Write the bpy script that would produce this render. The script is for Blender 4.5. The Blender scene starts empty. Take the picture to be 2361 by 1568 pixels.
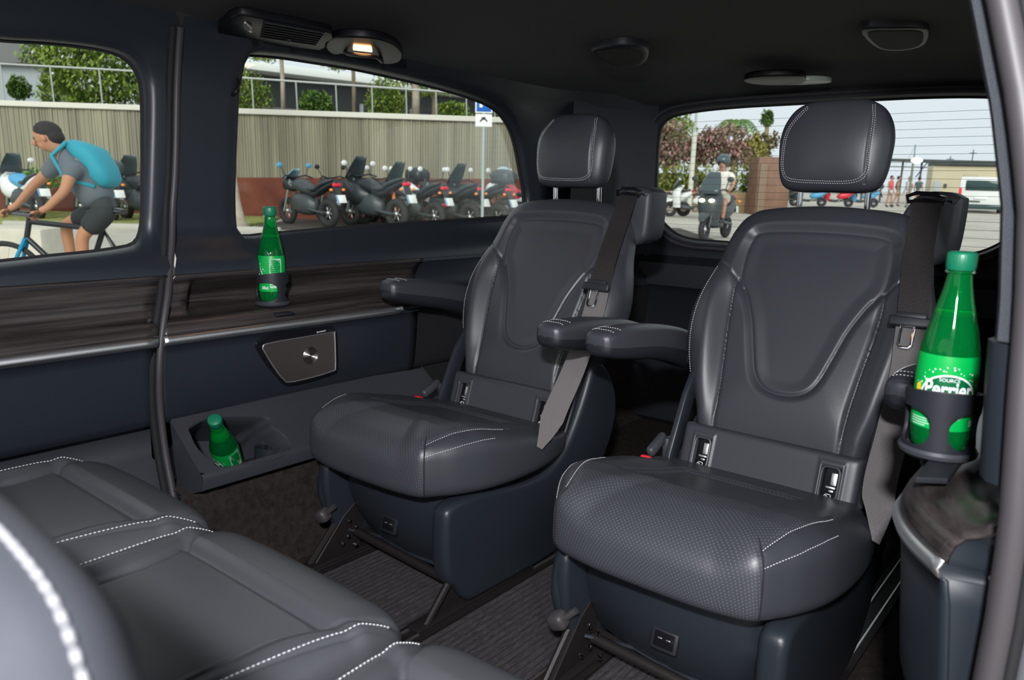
import bpy, bmesh, math, random
import numpy as np
from math import sin, cos, tan, pi, radians, atan2, sqrt
from mathutils import Vector, Matrix
random.seed(7)
scene = bpy.context.scene
COL = scene.collection

# ------------------------------------------------------------------ camera
F_PX, PITCH, YAW, ROLL = 1775.0, radians(10.8), radians(39.0), radians(1.4)
CAM = Vector((0, 0, 0.80))
FW = Vector((-sin(YAW)*cos(PITCH), cos(YAW)*cos(PITCH), -sin(PITCH)))
RH = Vector((cos(YAW), sin(YAW), 0))
UP0 = RH.cross(FW)
RT = RH*cos(ROLL) + UP0*sin(ROLL)
UP = -RH*sin(ROLL) + UP0*cos(ROLL)
cam_data = bpy.data.cameras.new('camera')
cam_data.sensor_width = 36
cam_data.lens = F_PX/2361*36
cam_data.clip_start = 0.01
cam_data.clip_end = 500
cam_data.dof.use_dof = True
cam_data.dof.focus_distance = 1.55
cam_data.dof.aperture_fstop = 8.0
cam = bpy.data.objects.new('camera', cam_data)
m = Matrix((RT, UP, -FW)).transposed().to_4x4()
m.translation = CAM
cam.matrix_world = m
COL.objects.link(cam)
scene.camera = cam

# ------------------------------------------------------------------ light
world = bpy.data.worlds.new('overcast_sky')
scene.world = world
world.use_nodes = True
wn = world.node_tree
wn.nodes.clear()
w_out = wn.nodes.new('ShaderNodeOutputWorld')
w_bg = wn.nodes.new('ShaderNodeBackground')
w_tc = wn.nodes.new('ShaderNodeTexCoord')
w_sep = wn.nodes.new('ShaderNodeSeparateXYZ')
w_ramp = wn.nodes.new('ShaderNodeValToRGB')
wn.links.new(w_tc.outputs['Generated'], w_sep.inputs[0])
wn.links.new(w_sep.outputs['Z'], w_ramp.inputs[0])
w_ramp.color_ramp.elements[0].position = 0.0
w_ramp.color_ramp.elements[0].color = (0.70, 0.745, 0.82, 1)
w_ramp.color_ramp.elements[1].position = 0.35
w_ramp.color_ramp.elements[1].color = (0.84, 0.87, 0.92, 1)
wn.links.new(w_ramp.outputs[0], w_bg.inputs[0])
w_bg.inputs[1].default_value = 1.08
wn.links.new(w_bg.outputs[0], w_out.inputs[0])
sun_d = bpy.data.lights.new('sun', 'SUN')
sun_d.energy = 2.6
sun_d.angle = radians(35)
sun_d.color = (1, 0.96, 0.9)
sun = bpy.data.objects.new('sun', sun_d)
sun.rotation_euler = Vector((-0.50, 0.74, -0.42)).to_track_quat('-Z', 'Y').to_euler()
COL.objects.link(sun)
# the photographer's flash, moved off-camera, behind and above, to even the cabin light
fl_d = bpy.data.lights.new('camera_flash', 'AREA')
fl_d.shape = 'RECTANGLE'
fl_d.size = 0.07
fl_d.size_y = 0.04
fl_d.energy = 36.0
fl_d.color = (0.96, 0.97, 1.0)
fl = bpy.data.objects.new('camera_flash', fl_d)
fm = m.copy()
fm.translation = Vector((0.10, -0.24, 1.10))
fl.matrix_world = fm
COL.objects.link(fl)
scene.view_settings.view_transform = 'Standard'
scene.view_settings.look = 'None'
scene.view_settings.gamma = 1
scene.view_settings.use_curve_mapping = False
scene.view_settings.exposure = 0.12

# ------------------------------------------------------------------ placing helpers
def ray(x, y):
    return FW*F_PX + RT*(x-1180.5) - UP*(y-784)
def px(x, y, ax, val):
    d = ray(x, y)
    i = 'xyz'.index(ax)
    return CAM + d*((val-CAM[i])/d[i])
def ppl(x, y, p0, n):
    d = ray(x, y); n = Vector(n)
    return CAM + d*((Vector(p0)-CAM).dot(n)/d.dot(n))
# outdoor ground frame: u to the right, v away from the lens, z up (the van stands a little nose-up on it)
TILT = radians(1.36)
EXT = Matrix.Translation(CAM) @ Matrix.Rotation(TILT, 4, RH) @ Matrix.Rotation(YAW, 4, 'Z') @ Matrix.Translation(-CAM)
EXTI = EXT.inverted()
GZ = -0.25
def eray(x, y):
    return (EXTI.to_3x3() @ ray(x, y))
def eg(x, y, z=GZ):                       # outdoor ground point seen at a pixel
    d = eray(x, y); return CAM + d*((z-CAM.z)/d.z)
def ev(x, y, v):                          # outdoor point at distance v
    d = eray(x, y); return CAM + d*(v/d.y)

# ------------------------------------------------------------------ materials
MATS = {}
def nd(t, typ, **kw):
    n = t.nodes.new(typ)
    for k, v in kw.items():
        if isinstance(k, str) and k.startswith('i_'):
            n.inputs[k[2:].replace('_', ' ')].default_value = v
        else: setattr(n, k, v)
    return n
def mat(name, col, rough=0.5, metal=0.0, bump=None, spec=0.5, trans=0.0, ior=1.45, emit=None, estr=0, coat=0, sheen=0, alpha=1, var=None):
    m = bpy.data.materials.new(name); m.use_nodes = True
    t = m.node_tree; b = t.nodes['Principled BSDF']
    b.inputs['Base Color'].default_value = (*col, 1)
    b.inputs['Roughness'].default_value = rough
    b.inputs['Metallic'].default_value = metal
    b.inputs['Specular IOR Level'].default_value = spec
    b.inputs['Transmission Weight'].default_value = trans
    b.inputs['IOR'].default_value = ior
    b.inputs['Coat Weight'].default_value = coat
    b.inputs['Sheen Weight'].default_value = sheen
    if emit:
        b.inputs['Emission Color'].default_value = (*emit, 1)
        b.inputs['Emission Strength'].default_value = estr
    tc = t.nodes.new('ShaderNodeTexCoord')
    if bump:                              # (kind, scale, strength)
        kind, sc, st = bump
        if kind == 'noise':
            n = t.nodes.new('ShaderNodeTexNoise'); n.inputs['Scale'].default_value = sc; n.inputs['Detail'].default_value = 4; o = n.outputs[0]
        else:
            n = t.nodes.new('ShaderNodeTexVoronoi'); n.inputs['Scale'].default_value = sc; o = n.outputs[0]
        t.links.new(tc.outputs['Object'], n.inputs['Vector'])
        bp = t.nodes.new('ShaderNodeBump'); bp.inputs['Strength'].default_value = st; bp.inputs['Distance'].default_value = 0.002
        t.links.new(o, bp.inputs['Height']); t.links.new(bp.outputs[0], b.inputs['Normal'])
    if var:                               # (scale vec, colour 2, detail)
        scv, c2, det = var
        mp = t.nodes.new('ShaderNodeMapping'); mp.inputs['Scale'].default_value = scv
        n = t.nodes.new('ShaderNodeTexNoise'); n.inputs['Scale'].default_value = 1; n.inputs['Detail'].default_value = det; n.inputs['Roughness'].default_value = 0.65
        r = t.nodes.new('ShaderNodeValToRGB')
        r.color_ramp.elements[0].position = 0.36; r.color_ramp.elements[0].color = (*col, 1)
        r.color_ramp.elements[1].position = 0.64; r.color_ramp.elements[1].color = (*c2, 1)
        t.links.new(tc.outputs['Object'], mp.inputs[0]); t.links.new(mp.outputs[0], n.inputs['Vector'])
        t.links.new(n.outputs[0], r.inputs[0]); t.links.new(r.outputs[0], b.inputs['Base Color'])
    MATS[name] = m
    return m
LEATHER = mat('seat_leather', (0.032, 0.034, 0.042), 0.42, bump=('voronoi', 900, 0.06), spec=0.55)
LEATHER2 = mat('bench_leather', (0.052, 0.053, 0.060), 0.38, bump=('voronoi', 900, 0.06), spec=0.6)
SEAM = mat('seam_thread', (0.008, 0.008, 0.011), 0.8)
STITCH = mat('pale_stitching', (0.62, 0.62, 0.64), 0.7)
PLASTIC = mat('navy_plastic', (0.0155, 0.0195, 0.026), 0.38, bump=('noise', 1500, 0.06), spec=0.5)
PLASTIC2 = mat('soft_black_plastic', (0.012, 0.013, 0.018), 0.5, bump=('noise', 1500, 0.06))
GREYPL = mat('grey_plastic', (0.035, 0.037, 0.045), 0.45, bump=('noise', 1500, 0.06))
BLACK = mat('black_gloss', (0.006, 0.006, 0.008), 0.18)
SATINBLK = mat('satin_black', (0.005, 0.005, 0.007), 0.45, spec=0.25)
MATTEBLK = mat('matte_black', (0.006, 0.006, 0.008), 0.8)
LINER = mat('headliner_fabric', (0.0060, 0.0060, 0.0105), 0.95, bump=('noise', 1200, 0.5), spec=0.2, sheen=0.1)
CARPET = mat('brown_carpet', (0.020, 0.015, 0.014), 0.95, bump=('noise', 500, 1.0), spec=0.1, var=((60, 60, 60), (0.036, 0.028, 0.027), 6))
WOOD = mat('dark_wood', (0.014, 0.011, 0.011), 0.26, var=((24, 3.0, 110), (0.050, 0.041, 0.040), 10), spec=0.5)
CHROME = mat('chrome', (0.75, 0.75, 0.78), 0.12, 1.0)
SATIN = mat('satin_aluminium', (0.90, 0.90, 0.92), 0.38, 1.0)
STEELBLK = mat('black_steel', (0.012, 0.010, 0.010), 0.5, spec=0.35)
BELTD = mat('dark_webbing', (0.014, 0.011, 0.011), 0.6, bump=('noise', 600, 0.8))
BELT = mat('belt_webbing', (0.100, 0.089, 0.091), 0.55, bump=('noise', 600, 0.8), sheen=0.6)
REDPL = mat('red_plastic', (0.65, 0.01, 0.02), 0.35)
RUBBER = mat('rubber_seal', (0.040, 0.036, 0.040), 0.5)
WHITEPRINT = mat('white_print', (0.75, 0.78, 0.78), 0.5)
GREEN_PET = mat('green_bottle', (0.002, 0.30, 0.06), 0.03, trans=0.75, ior=1.36)
CAPGREEN = mat('green_cap', (0.005, 0.15, 0.075), 0.4, spec=0.6)
LABELGREEN = mat('green_label', (0.0, 0.33, 0.055), 0.35)
LABELDARK = mat('dark_green_label', (0.0, 0.10, 0.03), 0.35)
LABELPALE = mat('pale_label_print', (0.35, 0.62, 0.45), 0.4)
YELLOWP = mat('yellow_print', (0.75, 0.55, 0.02), 0.4)
LAMPGLOW = mat('lamp_glow', (1, 0.7, 0.4), 0.4, emit=(1.0, 0.42, 0.12), estr=14)
CLEARLENS = mat('pale_lamp_lens', (0.45, 0.50, 0.45), 0.3)
PAINT = mat('grey_body_paint', (0.10, 0.10, 0.115), 0.4, spec=0.6)

def perforated(name, col, rough):
    m = mat(name, col, rough, spec=0.55)
    t = m.node_tree; b = t.nodes['Principled BSDF']
    tc = t.nodes.new('ShaderNodeTexCoord')
    sp = t.nodes.new('ShaderNodeSeparateXYZ'); t.links.new(tc.outputs['UV'], sp.inputs[0])
    def mth(op, a, bb=None):
        n = t.nodes.new('ShaderNodeMath'); n.operation = op
        for i, v in enumerate((a, bb)):
            if v is None: continue
            if isinstance(v, (int, float)): n.inputs[i].default_value = v
            else: t.links.new(v, n.inputs[i])
        return n.outputs[0]
    k = 1/0.0036
    a = mth('MULTIPLY', sp.outputs['X'], k)
    c = mth('MULTIPLY', sp.outputs['Y'], k)
    p = mth('ADD', a, c); q = mth('SUBTRACT', a, c)
    fx = mth('SUBTRACT', mth('FRACT', mth('MULTIPLY', p, 0.5)), 0.5)
    fy = mth('SUBTRACT', mth('FRACT', mth('MULTIPLY', q, 0.5)), 0.5)
    d = mth('ADD', mth('MULTIPLY', fx, fx), mth('MULTIPLY', fy, fy))
    dot = mth('LESS_THAN', d, 0.030)
    mix = t.nodes.new('ShaderNodeMix'); mix.data_type = 'RGBA'
    t.links.new(dot, mix.inputs[0])
    mix.inputs[6].default_value = (*col, 1)
    mix.inputs[7].default_value = (col[0]*2.6, col[1]*2.6, col[2]*2.6, 1)
    t.links.new(mix.outputs[2], b.inputs['Base Color'])
    return m
PERF = perforated('perforated_leather', (0.034, 0.036, 0.044), 0.42)

def glass_pane(name, tint):
    m = bpy.data.materials.new(name); m.use_nodes = True
    t = m.node_tree; t.nodes.clear()
    o = t.nodes.new('ShaderNodeOutputMaterial')
    tr = t.nodes.new('ShaderNodeBsdfTransparent'); tr.inputs[0].default_value = (*tint, 1)
    gl = t.nodes.new('ShaderNodeBsdfGlossy'); gl.inputs['Roughness'].default_value = 0.0
    fr = t.nodes.new('ShaderNodeFresnel'); fr.inputs[0].default_value = 1.25
    mx = t.nodes.new('ShaderNodeMixShader')
    t.links.new(fr.outputs[0], mx.inputs[0]); t.links.new(tr.outputs[0], mx.inputs[1]); t.links.new(gl.outputs[0], mx.inputs[2])
    t.links.new(mx.outputs[0], o.inputs[0])
    return m
GLASS = glass_pane('window_glass', (0.93, 0.96, 0.94))

# ------------------------------------------------------------------ mesh helpers
def finish(me, name, mats, parent=None, sharp=40, loc=None, matrix=None):
    if not isinstance(mats, (list, tuple)): mats = [mats]
    for mm in mats: me.materials.append(mm)
    me.shade_smooth()
    if sharp: me.set_sharp_from_angle(angle=radians(sharp))
    o = bpy.data.objects.new(name, me)
    COL.objects.link(o)
    if parent is not None: o.parent = parent
    if loc is not None: o.location = loc
    if matrix is not None: o.matrix_world = matrix
    return o
def tag(o, label=None, cat=None, group=None, kind=None):
    if label: o['label'] = label
    if cat: o['category'] = cat
    if group: o['group'] = group
    if kind: o['kind'] = kind
    return o
def thing(name, label, cat, loc=(0, 0, 0), rz=0, group=None, matrix=None, kind=None):
    o = bpy.data.objects.new(name, None); COL.objects.link(o)
    o.empty_display_size = 0.02
    if matrix is not None: o.matrix_world = matrix
    else: o.location = loc; o.rotation_euler = (0, 0, rz)
    return tag(o, label, cat, group, kind)
def copy_tree(o, parent=None):
    c = o.copy(); COL.objects.link(c)
    if parent is not None: c.parent = parent
    for ch in list(o.children): copy_tree(ch, c)
    return c

class MB:
    """collects shapes into one mesh"""
    def __init__(s): s.bm = bmesh.new(); s.mi = 0
    def _tag(s, faces):
        for f in faces: f.material_index = s.mi
    def grid(s, P, cu=False, cv=False, flip=False):
        """P[i][j] points; cu closes i, cv closes j"""
        nu, nv = len(P), len(P[0])
        V = [[s.bm.verts.new(p) for p in r] for r in P]
        fs = []
        for i in range(nu if cu else nu-1):
            for j in range(nv if cv else nv-1):
                a, b, c, d = V[i][j], V[(i+1) % nu][j], V[(i+1) % nu][(j+1) % nv], V[i][(j+1) % nv]
                try: fs.append(s.bm.faces.new((d, c, b, a) if flip else (a, b, c, d)))
                except ValueError: pass
        s._tag(fs)
        return V
    def face(s, pts):
        try:
            f = s.bm.faces.new([s.bm.verts.new(p) if not isinstance(p, bmesh.types.BMVert) else p for p in pts]); f.material_index = s.mi
            return f
        except ValueError: return None
    def box(s, c, size, bevel=0, M=None, seg=2):
        r = bmesh.ops.create_cube(s.bm, size=1)
        vs = r['verts']
        for v in vs: v.co = Vector((v.co.x*size[0], v.co.y*size[1], v.co.z*size[2]))
        fs = set(f for v in vs for f in v.link_faces)
        s._tag(fs)
        if bevel:
            es = list(set(e for v in vs for e in v.link_edges))
            rb = bmesh.ops.bevel(s.bm, geom=es, offset=bevel, segments=seg, affect='EDGES', profile=0.5)
            s._tag(rb['faces'])
            vs = list(set(v for f in rb['faces'] for v in f.verts) | set(v for v in vs if v.is_valid))
        T = Matrix.Translation(Vector(c)) @ (M.to_4x4() if M is not None else Matrix())
        for v in set(vs): v.co = T @ v.co
        return s
    def prism(s, poly, ax, lo, hi, bevel=0, seg=2):
        """poly: 2D points; ax: extrusion axis; remaining axes in xyz order"""
        def p3(a, b, h):
            return {'x': (h, a, b), 'y': (a, h, b), 'z': (a, b, h)}[ax]
        V0 = [s.bm.verts.new(p3(a, b, lo)) for a, b in poly]
        V1 = [s.bm.verts.new(p3(a, b, hi)) for a, b in poly]
        fs = [s.bm.faces.new(V0[::-1]), s.bm.faces.new(V1)]
        n = len(poly)
        for i in range(n): fs.append(s.bm.faces.new((V0[i], V0[(i+1) % n], V1[(i+1) % n], V1[i])))
        s._tag(fs)
        bmesh.ops.recalc_face_normals(s.bm, faces=fs)
        if bevel:
            es = [e for f in fs[:2] for e in f.edges]
            rb = bmesh.ops.bevel(s.bm, geom=es, offset=bevel, segments=seg, affect='EDGES', profile=0.5)
            s._tag(rb['faces'])
        return s
    def tube(s, pts, r, n=8, closed=False, cap=True, flat=None):
        """round tube along pts; r a number or list; flat=(rx,ry,upvec) for oval section"""
        pts = [Vector(p) for p in pts]; N = len(pts)
        rs = r if isinstance(r, (list, tuple)) else [r]*N
        rings = []
        prev = None
        for i, p in enumerate(pts):
            a = pts[(i-1) % N] if (closed or i > 0) else pts[i]
            b = pts[(i+1) % N] if (closed or i < N-1) else pts[i]
            d = (b-a).normalized()
            if prev is None:
                h = Vector((0, 0, 1)) if abs(d.z) < 0.9 else Vector((1, 0, 0))
                u = d.cross(h).normalized()
            else:
                u = (prev - d*prev.dot(d)).normalized()
            prev = u
            w = d.cross(u)
            rings.append([p + (u*cos(2*pi*k/n) + w*sin(2*pi*k/n))*rs[i] for k in range(n)])
        V = s.grid(rings, cu=closed, cv=True)
        if cap and not closed:
            s.face(V[0]); s.face(V[-1][::-1])
        return s
    def lathe(s, prof, n=32, c=(0, 0, 0), M=None, cap=False):
        """prof: (r,z) list about z"""
        T = Matrix.Translation(Vector(c)) @ (M.to_4x4() if M is not None else Matrix())
        R = [[T @ Vector((r*cos(2*pi*k/n), r*sin(2*pi*k/n), z)) for k in range(n)] for r, z in prof]
        V = s.grid(R, cv=True, flip=True)
        if cap: s.face(V[0][::-1]); s.face(V[-1])
        return s
    def ball(s, c, r, M=None, n=12):
        rr = r if isinstance(r, (tuple, list)) else (r, r, r)
        T = Matrix.Translation(Vector(c)) @ (M.to_4x4() if M is not None else Matrix())
        P = []
        for i in range(n+1):
            a = pi*i/n - pi/2
            P.append([T @ Vector((rr[0]*max(cos(a), 1e-4)*cos(2*pi*k/(2*n)), rr[1]*max(cos(a), 1e-4)*sin(2*pi*k/(2*n)), rr[2]*sin(a))) for k in range(2*n)])
        s.grid(P, cv=True, flip=True)
        return s
    def build(s, name, mats, parent=None, sharp=40, weld=False, **kw):
        if weld: bmesh.ops.remove_doubles(s.bm, verts=s.bm.verts, dist=1e-5)
        me = bpy.data.meshes.new(name)
        s.bm.to_mesh(me); s.bm.free()
        return finish(me, name, mats, parent, sharp, **kw)

def catmull(P, n, closed=False):
    P = [np.array(p, float) for p in P]; N = len(P); out = []
    segs = N if closed else N-1
    for i in range(segs):
        p1, p2 = P[i], P[(i+1) % N]
        p0 = P[(i-1) % N] if (closed or i > 0) else 2*p1-p2
        p3 = P[(i+2) % N] if (closed or i < N-2) else 2*p2-p1
        for k in range(n):
            t = k/n
            out.append(0.5*(2*p1 + (p2-p0)*t + (2*p0-5*p1+4*p2-p3)*t*t + (3*p1-p0-3*p2+p3)*t**3))
    if not closed: out.append(P[-1])
    return np.array(out)
def resample(P, n, closed=False):
    P = np.array(P, float)
    if closed: P = np.vstack([P, P[:1]])
    d = np.r_[0, np.cumsum(np.linalg.norm(np.diff(P, axis=0), axis=1))]
    t = np.linspace(0, d[-1], n+1 if closed else n)
    if closed: t = t[:-1]
    return np.stack([np.interp(t, d, P[:, k]) for k in range(P.shape[1])], 1)
def pdist(S, T, poly, closed=False):
    """distance from points (S,T) to polyline"""
    S = np.asarray(S, float); T = np.asarray(T, float)
    D = np.full(S.shape, 1e9)
    n = len(poly)
    for i in range(n if closed else n-1):
        a = poly[i]; b = poly[(i+1) % n]
        dx, dy = b[0]-a[0], b[1]-a[1]; L = dx*dx+dy*dy+1e-12
        k = np.clip(((S-a[0])*dx+(T-a[1])*dy)/L, 0, 1)
        D = np.minimum(D, np.hypot(S-a[0]-k*dx, T-a[1]-k*dy))
    return D
def inside(S, T, poly):
    S = np.asarray(S, float); T = np.asarray(T, float)
    c = np.zeros(S.shape, bool); n = len(poly)
    for i in range(n):
        x1, y1 = poly[i]; x2, y2 = poly[(i+1) % n]
        cond = ((y1 > T) != (y2 > T))
        with np.errstate(divide='ignore', invalid='ignore'):
            xi = (x2-x1)*(T-y1)/(y2-y1+1e-15)+x1
        c ^= cond & (S < xi)
    return c
def sm(x, a, b):
    t = np.clip((np.asarray(x, float)-a)/(b-a), 0, 1); return t*t*(3-2*t)
def gz(d, w): return np.exp(-(d/w)**2)

class Puff:
    """an upholstered pad: closed outline in (s,t), thick along d, with front and back height functions"""
    def __init__(s, outline, front, back, o, S, T, D, pf=3.0, pb=3.0, center=None, n=360, smooth=True):
        P = catmull(outline, 12, True) if smooth else np.array(outline, float)
        s.O = resample(P, n, True)
        s.c = np.array(center if center is not None else s.O.mean(0))
        s.f, s.b, s.pf, s.pb = front, back, pf, pb
        s.o, s.S, s.T, s.D = Vector(o), Vector(S), Vector(T), Vector(D)
        th = np.arctan2(s.O[:, 1]-s.c[1], s.O[:, 0]-s.c[0]); R = np.hypot(*(s.O-s.c).T)
        k = np.argsort(th); s.th, s.R = th[k], R[k]
    def pe(s, a, b): return s.pf(np.asarray(a, float), np.asarray(b, float)) if callable(s.pf) else s.pf
    def pt(s, a, b, d): return s.o + s.S*float(a) + s.T*float(b) + s.D*float(d)
    def surf(s, a, b, off=0.0):
        r = math.hypot(a-s.c[0], b-s.c[1])/np.interp(math.atan2(b-s.c[1], a-s.c[0]), s.th, s.R, period=2*pi)
        r = min(r, 0.9995)
        p = float(s.pe(a, b))
        return s.pt(a, b, float(s.f(np.array([a]), np.array([b]))[0])*(1-r**p)**(1/p)+off)
    def mesh(s, name, mats, parent=None, nr=70, matfn=None, sharp=None):
        n = len(s.O)
        r = np.sin(np.linspace(0, 1, nr)*pi/2); r = 0.6*r+0.4*np.linspace(0, 1, nr)
        A = s.c[0] + np.outer(r, s.O[:, 0]-s.c[0]); B = s.c[1] + np.outer(r, s.O[:, 1]-s.c[1])
        pv = np.broadcast_to(s.pe(s.O[:, 0]-s.c[0], s.O[:, 1]-s.c[1]), (n,))[None, :]
        df = s.f(A, B)*(1-r[:, None]**pv)**(1/pv)
        nb = nr//2
        r2 = np.sin(np.linspace(1, 0, nb)*pi/2)[1:]
        A2 = s.c[0] + np.outer(r2, s.O[:, 0]-s.c[0]); B2 = s.c[1] + np.outer(r2, s.O[:, 1]-s.c[1])
        db = -s.b(A2, B2)*((1-r2**s.pb)**(1/s.pb))[:, None]
        AA = np.vstack([A, A2]); BB = np.vstack([B, B2]); DD = np.vstack([df, db])
        o, S, T, D = (np.array(v) for v in (s.o, s.S, s.T, s.D))
        V = o + AA[..., None]*S + BB[..., None]*T + DD[..., None]*D
        nrow = V.shape[0]
        V = V.reshape(-1, 3)
        i, j = np.meshgrid(np.arange(nrow-1), np.arange(n), indexing='ij')
        a = i*n+j; b = i*n+(j+1) % n; c = (i+1)*n+(j+1) % n; d = (i+1)*n+j
        Fc = np.stack([a, d, c, b], -1).reshape(-1, 4)
        me = bpy.data.meshes.new(name)
        me.from_pydata(V.tolist(), [], Fc.tolist())
        seg = np.linalg.norm(np.diff(V.reshape(nrow, n, 3), axis=0), axis=2)
        arc = np.vstack([np.zeros((1, n)), np.cumsum(seg, axis=0)])
        dr = s.O-s.c; dr = dr/np.linalg.norm(dr, axis=1)[:, None]
        U = (arc[..., None]*dr[None]).reshape(-1, 2)
        uvl = me.uv_layers.new(name='UVMap')
        uvl.data.foreach_set('uv', U[Fc.reshape(-1)].reshape(-1).astype(np.float32))
        if matfn is not None:
            ca = AA.reshape(-1)[Fc].mean(1); cb = BB.reshape(-1)[Fc].mean(1)
            mi = matfn(ca, cb, (i.reshape(-1) < nr-1)).astype(np.int32)
            me.polygons.foreach_set('material_index', mi)
        bm = bmesh.new(); bm.from_mesh(me); bmesh.ops.remove_doubles(bm, verts=bm.verts, dist=1e-6)
        bmesh.ops.recalc_face_normals(bm, faces=bm.faces); bm.to_mesh(me); bm.free()
        return finish(me, name, mats, parent, sharp)

def stitches(name, lines, parent, dash=0.0030, gap=0.0018, r=0.0006, material=None):
    """dashes of thread following polylines of 3D points, one object per seam"""
    for L in lines:
        mb = MB()
        P = np.array([tuple(p) for p in L]); d = np.r_[0, np.cumsum(np.linalg.norm(np.diff(P, axis=0), axis=1))]
        t = 0.0
        while t+dash < d[-1]:
            q = [Vector([np.interp(x, d, P[:, k]) for k in range(3)]) for x in (t, t+dash*0.5, t+dash)]
            mb.tube(q, [r*0.7, r, r*0.7], n=5)
            t += dash+gap
        mb.build(name, material or STITCH, parent, sharp=None)
def curve_on(puff, pts, n=14, off=0.0004):
    return [puff.surf(a, b, off) for a, b in catmull(pts, n)]

# ================================================================== REAR SEATS
RA = radians(25)
BUP = Vector((0, sin(RA), cos(RA))); BFR = Vector((0, -cos(RA), sin(RA)))
def mirror_outline(half):
    """half: (w,t) from bottom to top; closed outline symmetric about s=0"""
    return [(w, t) for w, t in half] + [(-w, t) for w, t in half[::-1]]
XR, XL, SY = -0.483, -1.105, 1.2

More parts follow.
